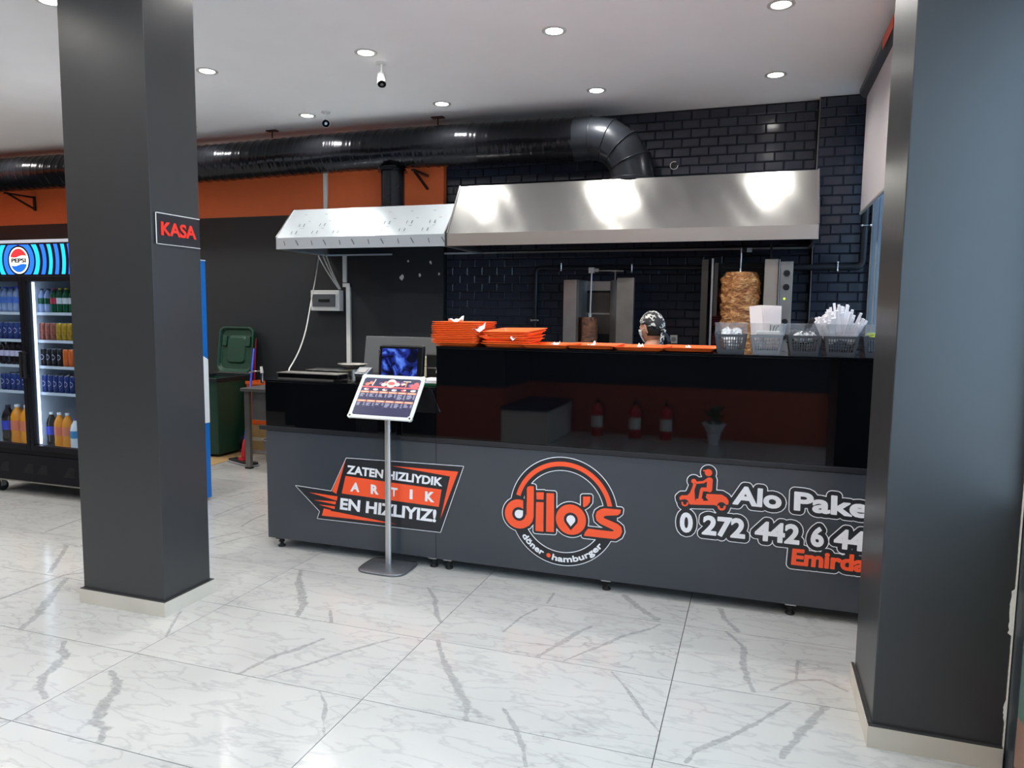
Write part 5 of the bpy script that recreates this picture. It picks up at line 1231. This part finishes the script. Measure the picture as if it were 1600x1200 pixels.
OR2 = ['first','second','third','fourth','fifth','sixth','seventh','eighth','ninth','tenth']
rows = {'right':[(1.56,['clear','clear','grn_red','grn_yel','grn_yel','grn_yel','grn_yel'],.068,-5.685),(1.33,['tea','tea','tea','citrus','citrus','citrus','citrus','citrus'],.062,-5.688),(1.113,['black','black','black','black','orange','orange','orange','orange'],.062,-5.688),(.89,['navy']*8,.062,-5.688),(.417,['cola_mid','org_mid','org_mid','ayran','ayran','ayran'],.091,-5.672)],
        'left':[(1.56,['water']*6,.068,-6.175),(1.33,['navy']*6,.062,-6.17),(1.113,['slim']*6,.064,-6.17),(.89,['navy']*6,.062,-6.17),(.417,['cola_big','org_big','org_big'],.112,-6.18)]}
sn = ['top','second','third','fourth','bottom']
for side, rr in rows.items():
    for si, (z, kinds, dx, x0) in enumerate(rr):
        for i, kd in enumerate(kinds):
            place(kd, x0+dx*i, CY+.135+(.02 if si == 4 else 0), z+.001, '%s, %s from left, %s shelf of %s cooler door' % (KN[kd],OR2[i],sn[si],side), 'drinks at the front of the cooler shelves', '')
            if si in (1,2,3) or (si == 0):
                for rw in (1,2):
                    place(kd, x0+dx*i, CY+.135+.066*rw, z+.001, '%s behind the front row, %s shelf of %s cooler door' % (KN[kd],sn[si],side), '%ss behind the front row on the %s %s shelf' % (KN[kd],sn[si],side), '')
for k_o, o in K.items(): o['category'] = 'can' if k_o in ('navy','black','orange','tea','citrus') else 'bottle'
o = setb(crumple(-5.22,4.60,2.215,.10,.08,.045,'bag_clear',77).build('plastic_bag','bag_clear'),(-5.22,4.6,2.15)); tag(o,'white plastic bag lying on top of the black drinks cooler','bag')

# ---- blue freezer behind the left pillar
t = thing('blue_freezer','tall blue upright freezer with a white band, behind the left pillar','freezer',(-4.62,4.6,0))
MB().box(-4.92,-4.32,4.34,4.905,.02,2.0).build('cabinet','blue_panel',t,bevel=.004)
MB().box(-4.319,-4.3175,4.36,4.90,.66,.70).add([(-4.3178,4.345,.66),(-4.3178,4.903,.66),(-4.3178,4.903,1.19),(-4.3178,4.85,1.22),(-4.3178,4.7,1.27),(-4.3178,4.345,1.36)],[(0,1,2,3,4,5)]).build('white_band','blue_band',t,'white band with a curved top')
MB().box(-4.905,-4.335,4.32,4.34,.3,1.7).build('door','cooler_black',t); MB().box(-4.36,-4.345,4.29,4.32,.8,1.2).build('handle','alu',t)
for x in (-4.88,-4.36):
    for y in (4.38,4.86): MB().cyl((x,y,0),(x,y,.02),.02,n=12).build('foot','rubber',t)
MB().box(-4.92,-4.318,4.34,4.906,2.0,2.008).build('top_edge','cooler_rail',t)

# ================================================================== CORNER BEHIND: BIN, MOP, SINK TABLE
t = thing('wheelie_bin','dark green wheelie bin with its lid thrown open against the wall','bin',(-5.65,6.53,0),rot=.0001)
def fr_(w0,d0,w1,d1,z0,z1,yo=0): return [(-w0,-d0,z0),(w0,-d0,z0),(w0,d0,z0),(-w0,d0,z0),(-w1,-d1+yo,z1),(w1,-d1+yo,z1),(w1,d1+yo,z1),(-w1,d1+yo,z1)]
BX = [(0,3,2,1),(0,1,5,4),(1,2,6,5),(2,3,7,6),(3,0,4,7)]
MB().add(fr_(.185,.20,.235,.255,.03,.84),BX).add(fr_(.17,.19,.225,.245,.05,.84),[tuple(reversed(f)) for f in BX]).build('bin_body','bin_green',t,bevel=.012,local=True)
rm = MB(); 
for a in (-.245,.225): rm.box(a,a+.02,-.265,.265,.83,.875)
rm.box(-.245,.245,-.275,-.25,.83,.875).box(-.245,.245,.25,.275,.83,.89); rm.build('rim','bin_dark',t,bevel=.006,local=True)
MB().tube([(-.2,.29,.86),(-.2,.33,.88),(.2,.33,.88),(.2,.29,.86)],.014,8).build('handle_bar','bin_dark',t,local=True)
for sx in (-1,1): MB().cyl((sx*.19,.22,.10),(sx*.235,.22,.10),.10,n=24).cyl((sx*.236,.22,.10),(sx*.24,.22,.10),.045,n=16).build('wheel','rubber',t,local=True)
L1 = MB(); 
def lp(x,s,c): return (x,.315+.075*s-c*.98,.885+.52*s+c*.1)   # point on the open lid: s up the lid, c towards its inside
def rr2(wx,s0,s1,c,rc=.07):
    pts = []
    for sx, ss, a0 in ((1,1,0),(-1,1,90),(-1,-1,180),(1,-1,270)):
        for k in range(5):
            a = math.radians(a0+22.5*k); pts.append(lp(sx*(wx-rc)+rc*math.cos(a), ((s0+s1)/2)+ss*((s1-s0)/2-rc/.52)+rc/.52*math.sin(a), c))
    return pts
rr = [rr2(.235,0,1,-.02),rr2(.24,0,1,.035),rr2(.222,.03,.97,.035),rr2(.205,.07,.93,.0),rr2(.13,.2,.8,-.002,.05),rr2(.12,.23,.77,.018,.05)]
vs = [p for r in rr for p in r]; n = 20
L1.add(vs,[(k*n+i,k*n+(i+1)%n,(k+1)*n+(i+1)%n,(k+1)*n+i) for k in range(5) for i in range(n)]+[tuple(range(5*n,6*n)),tuple(range(n))[::-1]],0,False)
L1.build('lid','bin_green',t,bevel=.004,local=True)
for sx in (-1,1):
    b_ = MB(); c_ = [lp(sx*.16+a,b,c) for a,b in ((-.03,.58),(.03,.58),(.03,.80),(-.03,.80)) for c in (0,.028)]
    b_.add(c_,[(0,1,3,2),(2,3,5,4),(4,5,7,6),(6,7,1,0),(1,7,5,3),(0,2,4,6)]); b_.build('lid_rib','bin_green',t,bevel=.006,local=True)
MB().cyl((-.2,.285,.88),(.2,.285,.88),.016,n=12).build('hinge','bin_dark',t,local=True)
# floor cardboard
cbp = [(-5.3048, 5.8861, 0.0), (-5.2687, 6.0011, 0.0), (-5.2724, 6.5437, -0.0), (-5.6769, 6.8705, 0.0), (-6.0473, 6.7193, 0.0)]
o = setb(MB().add([(p[0],p[1],.001) for p in cbp]+[(p[0],p[1],.004) for p in cbp],[tuple(range(5)),tuple(range(5,10))]+[(i,(i+1)%5,5+(i+1)%5,5+i) for i in range(5)]).build('cardboard_sheet','cardboard'),(cbp[1][0],cbp[1][1],0)); tag(o,'flat brown cardboard sheet on the floor under the green bin','cardboard')
# mop
MT = Vector((-5.2066, 6.62, 1.1797)); MBt = Vector((-5.0234, 6.1737, 0.06)); MH = [Vector(v) for v in [(-5.4423, 6.3983, 0.0), (-5.2158, 6.2673, 0.0), (-4.6785, 6.1361, 0.0), (-4.616, 5.9036, 0.0)]]
t = thing('flat_mop','blue-handled flat mop leaning in the corner beside the green bin','mop',(MBt.x,MBt.y,0))
dmp = (MT-MBt).normalized(); MB().tube([MBt+dmp*.02,MT],.0125,12).build('handle','mop_blue',t,'blue handle')
MB().tube([MBt,MBt+dmp*.05,MBt+dmp*.16,MBt+dmp*.2],[.018,.026,.022,.017],12).build('socket','mop_red',t,'red socket')
cm = MBt.copy(); ax = Vector((.93,-.36,0)).normalized()*.21; ay = Vector((.36,.93,0)).normalized()*.05; cm.z = .028
MB().obox(cm,ax,ay,(0,0,.012)).build('frame_plate','bin_dark',t,bevel=.006); MB().obox(cm-Vector((0,0,.018)),ax*1.03,ay*1.25,(0,0,.008)).build('mop_pad','label_grey',t,'grey mop pad',bevel=.004)
MB().obox(cm+Vector((0,0,.02)),ax*.25,ay*.6,(0,0,.014)).build('joint','mop_red',t,'red joint',bevel=.004)
t = thing('broom','red-handled broom standing behind the blue mop','broom',(-5.05,6.85,0)); BT = Vector((-5.4485, 6.96, 1.2836)); MB().tube([(BT.x-.06,6.93,.1),BT],.012,10).build('handle','mop_red',t); bh = MB().box(BT.x-.2,BT.x+.08,6.905,6.955,.06,.11)
bh.build('brush_head','bin_dark',t,bevel=.006); br = MB()
for k in range(26):
    for q in range(3): br.cyl((BT.x-.195+.0105*k,6.912+.018*q,0.001),(BT.x-.195+.0105*k,6.912+.018*q,.06),.0035,n=5)
br.build('bristles','bin_dark',t,kind='stuff')
# sink table
t = thing('sink_table','stainless steel sink table standing behind the counter end','sink',(-4.2,6.3,0))
MB().box(-4.885,-3.5,5.98,6.58,.792,.822).build('table_top','steel_dull',t,bevel=.003)
MB().box(-4.78,-4.2,6.02,6.5,.50,.792).build('sink_bowl','steel_dull',t,'deep boxed sink bowl',bevel=.006)
for x in (-4.825,-3.56):
    for y in (6.02,6.54): MB().box(x-.028,x+.028,y-.02,y+.02,.012,.79).box(x-.034,x+.034,y-.026,y+.026,0,.014,1).build('leg',['steel_dull','rubber'],t)
MB().box(-4.80,-3.58,6.03,6.05,.16,.19).box(-4.80,-3.58,6.51,6.53,.16,.19).build('lower_rail','steel_dull',t)
FA = Vector((-5.0159, 6.5, 0.7831))
MB().cyl((FA.x,6.5,.822),(FA.x,6.5,.93),.02,n=14).tube([(FA.x,6.5,.93),(FA.x-.01,6.5,.95),(FA.x-.10,6.46,.945),(FA.x-.13,6.45,.93)],.009,8).build('tap','chrome',t,'chrome tap'); 
MB().cyl((FA.x,6.5,.93),(FA.x-.01,6.5,1.0),.018,.014,n=12).build('tap_lever','white_plastic',t)
MB().tube([(-4.62,6.3,.5),(-4.62,6.3,.35),(-4.62,6.5,.3),(-4.62,6.7,.3)],.02,10).build('drain_pipe','white_plastic',t,'white drain pipe')
t = thing('mop_bucket','grey mop bucket under the sink table','bucket',(-4.72,6.35,0)); MB().lathe((-4.72,6.35,.0),[(0,.0),(.105,0),(.12,.02),(.15,.25),(.158,.255),(.155,.26),(.146,.25),(.116,.02),(0,.015)],24).build('bucket_body','label_grey',t); MB().tube([(-4.72+.152*math.cos(a),6.35+.02*math.sin(a),.245+.06*math.sin(a)) for a in [math.pi*i/12 for i in range(13)]],.004,6).build('handle','steel_dull',t)
t = thing('cardboard_box','brown cardboard box against the wall behind the sink table','box',(-5.12,6.8,0)); MB().box(-5.36,-4.85,6.66,6.88,0,.33).build('carton','cardboard',t,bevel=.003); MB().box(-5.36,-4.85,6.659,6.66,.15,.19).build('tape','beige',t)
t = thing('orange_crate','orange crate standing on the cardboard box by the wall','crate',(-5.12,6.8,.332))
MB().box(-5.36,-4.85,6.67,6.685,.332,.81).box(-5.36,-4.85,6.87,6.885,.332,.81).box(-5.36,-5.345,6.685,6.87,.332,.81).box(-4.865,-4.85,6.685,6.87,.332,.81).box(-5.345,-4.865,6.685,6.87,.332,.35).build('crate_body','orange_board',t,bevel=.003); MB().box(-5.365,-4.845,6.66,6.67,.78,.815).build('rim','orange_board',t); MB().box(-5.365,-4.845,6.66,6.67,.332,.36).build('rim','orange_board',t)

# ================================================================== THE COOK
def skin(name, V, E, R, m, parent, sub=2, label=None):
    me = bpy.data.meshes.new(name); me.from_pydata(V,E,[]); me.materials.append(M[m]); o = bpy.data.objects.new(name,me); COL.objects.link(o); o.parent = parent
    me.skin_vertices.new(name='') if hasattr(me.skin_vertices,'new') else None
    md = o.modifiers.new('skin','SKIN'); md.use_smooth_shade = True
    if not me.skin_vertices:
        bm = __import__('bmesh').new(); bm.from_mesh(me); bm.verts.layers.skin.verify(); bm.to_mesh(me); bm.free()
    for i, sv in enumerate(me.skin_vertices[0].data):
        r = R[i]; sv.radius = r if isinstance(r,tuple) else (r,r); sv.use_root = (i == 0)
    s_ = o.modifiers.new('sub','SUBSURF'); s_.levels = sub; s_.render_levels = sub
    if label: o['label'] = label
    return o
t = thing('person','person in a patterned black bandana and dark shirt, seen from behind between the grills','person',(-.715,5.42,0),rot=1.0)
V = [(0,0,.88),(0,.0,1.0),(0,0,1.12),(0,0,1.24),(0,-.005,1.32),(0,.0,1.385),(0,.015,1.43)]; E = [(0,1),(1,2),(2,3),(3,4),(4,5),(5,6)]; Rr = [(.15,.11),(.13,.10),(.14,.10),(.165,.11),(.10,.075),(.056,.056),(.052,.052)]
for sx in (-1,1):
    b = len(V); V += [(sx*.17,-.005,1.315),(sx*.215,-.01,1.17),(sx*.235,.0,1.04),(sx*.245,.05,.92),(sx*.245,.09,.82)]; E += [(4,b),(b,b+1),(b+1,b+2),(b+2,b+3),(b+3,b+4)]; Rr += [.058,.046,.040,.036,.026]
    b = len(V); V += [(sx*.09,0,.80),(sx*.10,.01,.62),(sx*.105,.02,.46),(sx*.105,.0,.27),(sx*.105,-.01,.09)]; E += [(0,b),(b,b+1),(b+1,b+2),(b+2,b+3),(b+3,b+4)]; Rr += [.095,.078,.060,.055,.038]
skin('body',V,E,Rr,'skin',t)
def sub_(idx, grow): 
    mp = {k:i for i,k in enumerate(idx)}; return [V[k] for k in idx],[(mp[a],mp[b]) for a,b in E if a in mp and b in mp],[tuple(x+grow for x in (Rr[k] if isinstance(Rr[k],tuple) else (Rr[k],Rr[k]))) for k in idx]
skin('shirt',*sub_([0,1,2,3,4,7,8,9,17,18,19],.016),'shirt_dark',t,label='dark shirt'); skin('trousers',*sub_([0,12,13,14,15,16,22,23,24,25,26],.016),'trouser',t)
for sx in (-1,1):
    skin('shoe',[(sx*.105,-.04,.05),(sx*.105,.05,.045),(sx*.11,.14,.035)],[(0,1),(1,2)],[(.045,.045),(.047,.04),(.042,.03)],'shoe',t)
    hv = [(sx*.245,.095,.80),(sx*.245,.11,.765),(sx*.245,.12,.725)]; he = [(0,1),(1,2)]; hr = [(.026,.02),(.018,.036),(.015,.038)]
    skin('hand',hv,he,hr,'skin',t)
    for q,(dy,ln) in enumerate(((.032,.068),(.011,.078),(-.011,.072),(-.031,.058))):
        skin('finger',[(sx*.245,.12+dy,.72),(sx*.243,.122+dy,.72-ln*.4),(sx*.236,.122+dy,.72-ln*.75),(sx*.226,.12+dy,.72-ln)],[(0,1),(1,2),(2,3)],[.0095,.009,.0085,.0075],'skin',t,1)
    skin('thumb',[(sx*.24,.13,.77),(sx*.232,.165,.745),(sx*.226,.178,.715)],[(0,1),(1,2)],[.012,.0105,.0085],'skin',t,1)
# head: deformed sphere, face towards +y
HC = Vector((0,.02,1.505)); mb = MB(); n, k = 36, 28; vs = []
for i in range(k+1):
    a = math.pi*i/k
    for j in range(n):
        b = 2*math.pi*j/n; x, y, z = math.sin(a)*math.cos(b), math.sin(a)*math.sin(b), -math.cos(a)
        X = x*.076; Y = y*.096; Z = z*.118
        if z < 0: X *= 1-.22*z*z; Y *= (1-.12*z*z) if y > 0 else (1-.38*z*z)
        if y > .5 and -.35 < z < .15: Y += .022*max(0,1-abs(x)*5.5)*max(0,1-abs(z+.13)*3.4)
        if y > .4: Y += .008*max(0,1-abs(z+.82)*4)*(1-abs(x)) - .006*max(0,1-abs(abs(x)-.35)*6)*max(0,1-abs(z-.05)*7)
        vs.append(HC+Vector((X,Y,Z)))
mb.add(vs,[(i*n+j,i*n+(j+1)%n,(i+1)*n+(j+1)%n,(i+1)*n+j) for i in range(k) for j in range(n)],0,True); mb.build('head','skin',t,local=True)
for sx in (-1,1):
    MB().sphere(HC+Vector((sx*.030,.080,.006)),.0115,14,10).build('eye','eye_white',t,local=True); MB().sphere(HC+Vector((sx*.030,.0895,.006)),.005,10,8).build('iris','eye_dark',t,local=True)
    e_ = MB(); 
    e_.tube([HC+Vector((sx*(.078+.006*math.sin(q)),-.006-.014*math.cos(q*1.0)-.004,-.006+.030*math.sin(q-1.2))) for q in [i*.42 for i in range(12)]],.0055,8); e_.sphere(HC+Vector((sx*.077,-.006,-.010)),(.008,.013,.024),12,8)
    e_.build('ear','skin',t,local=True)
MB().sphere(HC+Vector((0,.088,-.052)),(.024,.008,.006),14,8).build('mouth','lips',t,local=True)
# hair below the cloth, bandana with knot, mask on the cheek
def shell(name, m, cond, grow, label=None):
    mb = MB(); vs2 = []
    for v in vs:
        d = v-HC; vs2.append(HC+Vector((d.x*(1+grow),d.y*(1+grow),d.z*(1+grow*.8))))
    fs = [(i*n+j,i*n+(j+1)%n,(i+1)*n+(j+1)%n,(i+1)*n+j) for i in range(k) for j in range(n)]
    mb.add(vs2,[f for f in fs if cond(sum((vs[q]-HC for q in f),Vector())/4)],0,True); o = mb.build(name,m,t,label,local=True); s_ = o.modifiers.new('solid','SOLIDIFY'); s_.thickness = .004; s_.offset = 0; return o
shell('hair','hair',lambda d: d.y < -.02 and -.055 < d.z < .02,.03)
bd = shell('bandana','bandana',lambda d: d.z > .022+.25*d.y*(1 if d.y > 0 else 1.0),.10,'black bandana with a white pattern')
bk = MB(); bk.sphere(HC+Vector((.0,-.108,-.02)),(.024,.018,.02),12,8)
for a, b in ((-.02,-.035),(.03,.0)):
    pts = [HC+Vector((a*.3,-.11,-.03)),HC+Vector((a,-.122,-.06)),HC+Vector((a*1.5+b*.3,-.125,-.095)),HC+Vector((a*1.9,-.115,-.13))]
    for p, q in zip(pts,pts[1:]): bk.obox((p+q)/2,(.02,0,0),(0,.003,0),(q-p)*.55)
bk.build('bandana_tail','bandana',t,local=True)
shell('face_mask','mask_white',lambda d: d.y > .035 and -.10 < d.z < -.008,.10,'white face mask')
MB().tube([HC+Vector((-.075,.045,-.03)),HC+Vector((-.083,.01,-.0)),HC+Vector((-.082,-.012,.005))],.0018,6).build('mask_strap','mask_white',t,local=True)

# ================================================================== BLIND AND FRONT OF THE ROOM
t = thing('roller_blind','pale roller blind half lowered over the side window behind the right pillar','blind',(.76,5.0,3.4))
MB().cyl((.765,3.45,3.405),(.765,6.56,3.405),.062,n=24).build('cassette','blind_tube',t)
MB().box(.755,.758,3.48,6.52,2.44,3.38).build('fabric','blind',t,'pale grey fabric'); MB().box(.748,.765,3.48,6.52,2.425,2.445).build('bottom_bar','label_grey',t,bevel=.003)
for y0, y1 in ((5.02,5.42),(4.45,4.96)):
    pts = []
    MB().obox((.704,(y0+y1)/2,3.38),(.003,0,0),(0,(y1-y0)/2,0),(0,0,.038)).build('orange_plate','blind_orange',t,'rounded orange plate',bevel=.02)
ext = None
for i,(x,l) in enumerate(((-1.95,'leftmost'),(-1.45,'middle'),(-1.05,'rightmost'))):
    lb = 'red fire extinguisher by the front wall, %s' % ('nearest the white bench','middle','farthest from the white bench')[i]
    if ext is None:
        ext = t = thing('fire_extinguisher',lb,'extinguisher',(x,-1.32,0),'fire extinguishers by the front wall')
        MB().lathe((x,-1.32,0),[(0,0),(.07,0),(.078,.01),(.078,.33),(.06,.385),(.03,.41),(.02,.43)],24).build('cylinder','extinguisher_red',t)
        MB().lathe((x,-1.32,0),[(.0795,.12),(.0795,.27)],24).build('label_sheet','white_plastic',t); MB().cyl((x,-1.32,.43),(x,-1.32,.47),.02,n=12).box(x-.012,x+.012,-1.38,-1.28,.47,.482).box(x-.01,x+.01,-1.39,-1.29,.50,.51).build('valve','black_metal',t)
        MB().tube([(x,-1.32,.45),(x+.06,-1.32,.45),(x+.1,-1.31,.36),(x+.09,-1.3,.15)],.01,8).build('hose','rubber',t)
    else: dup(ext,(x,-1.32,0),label=lb)
t = thing('bench_seat','white bench with a dark top by the front wall','bench',(-2.65,-.95,0)); MB().box(-2.94,-2.35,-1.5,-.3,.0,.42).build('bench_body','bench_white',t,bevel=.004); MB().box(-2.945,-2.33,-1.5,-.28,.42,.46).build('bench_top','bench_top',t,'dark top',bevel=.006)
t = thing('potted_plant','small leafy plant in a white paper wrapper by the front wall','plant',(-.45,-1.25,0)); MB().lathe((-.45,-1.25,0),[(0,0),(.06,0),(.08,.13),(.15,.26),(.148,.262),(.075,.13),(0,.12)],12,sm=False).build('wrapper','paper_white',t)
lf = MB(); random.seed(3)
for i in range(34):
    a = random.uniform(0,6.28); r = random.uniform(.06,.18); z = random.uniform(.3,.5); c = Vector((-.45+r*.4*math.cos(a),-1.25+r*.4*math.sin(a),z-.1)); d = Vector((r*math.cos(a)*.5,r*math.sin(a)*.5,.09)); s_ = Vector((-math.sin(a),math.cos(a),0))*.03
    lf.add([c,c+d*.5+s_,c+d,c+d*.5-s_],[(0,1,2,3)])
lf.build('foliage','leaf_green',t,kind='stuff')
for o in list(K.values()):
    if '_u' in o: del o['_u']
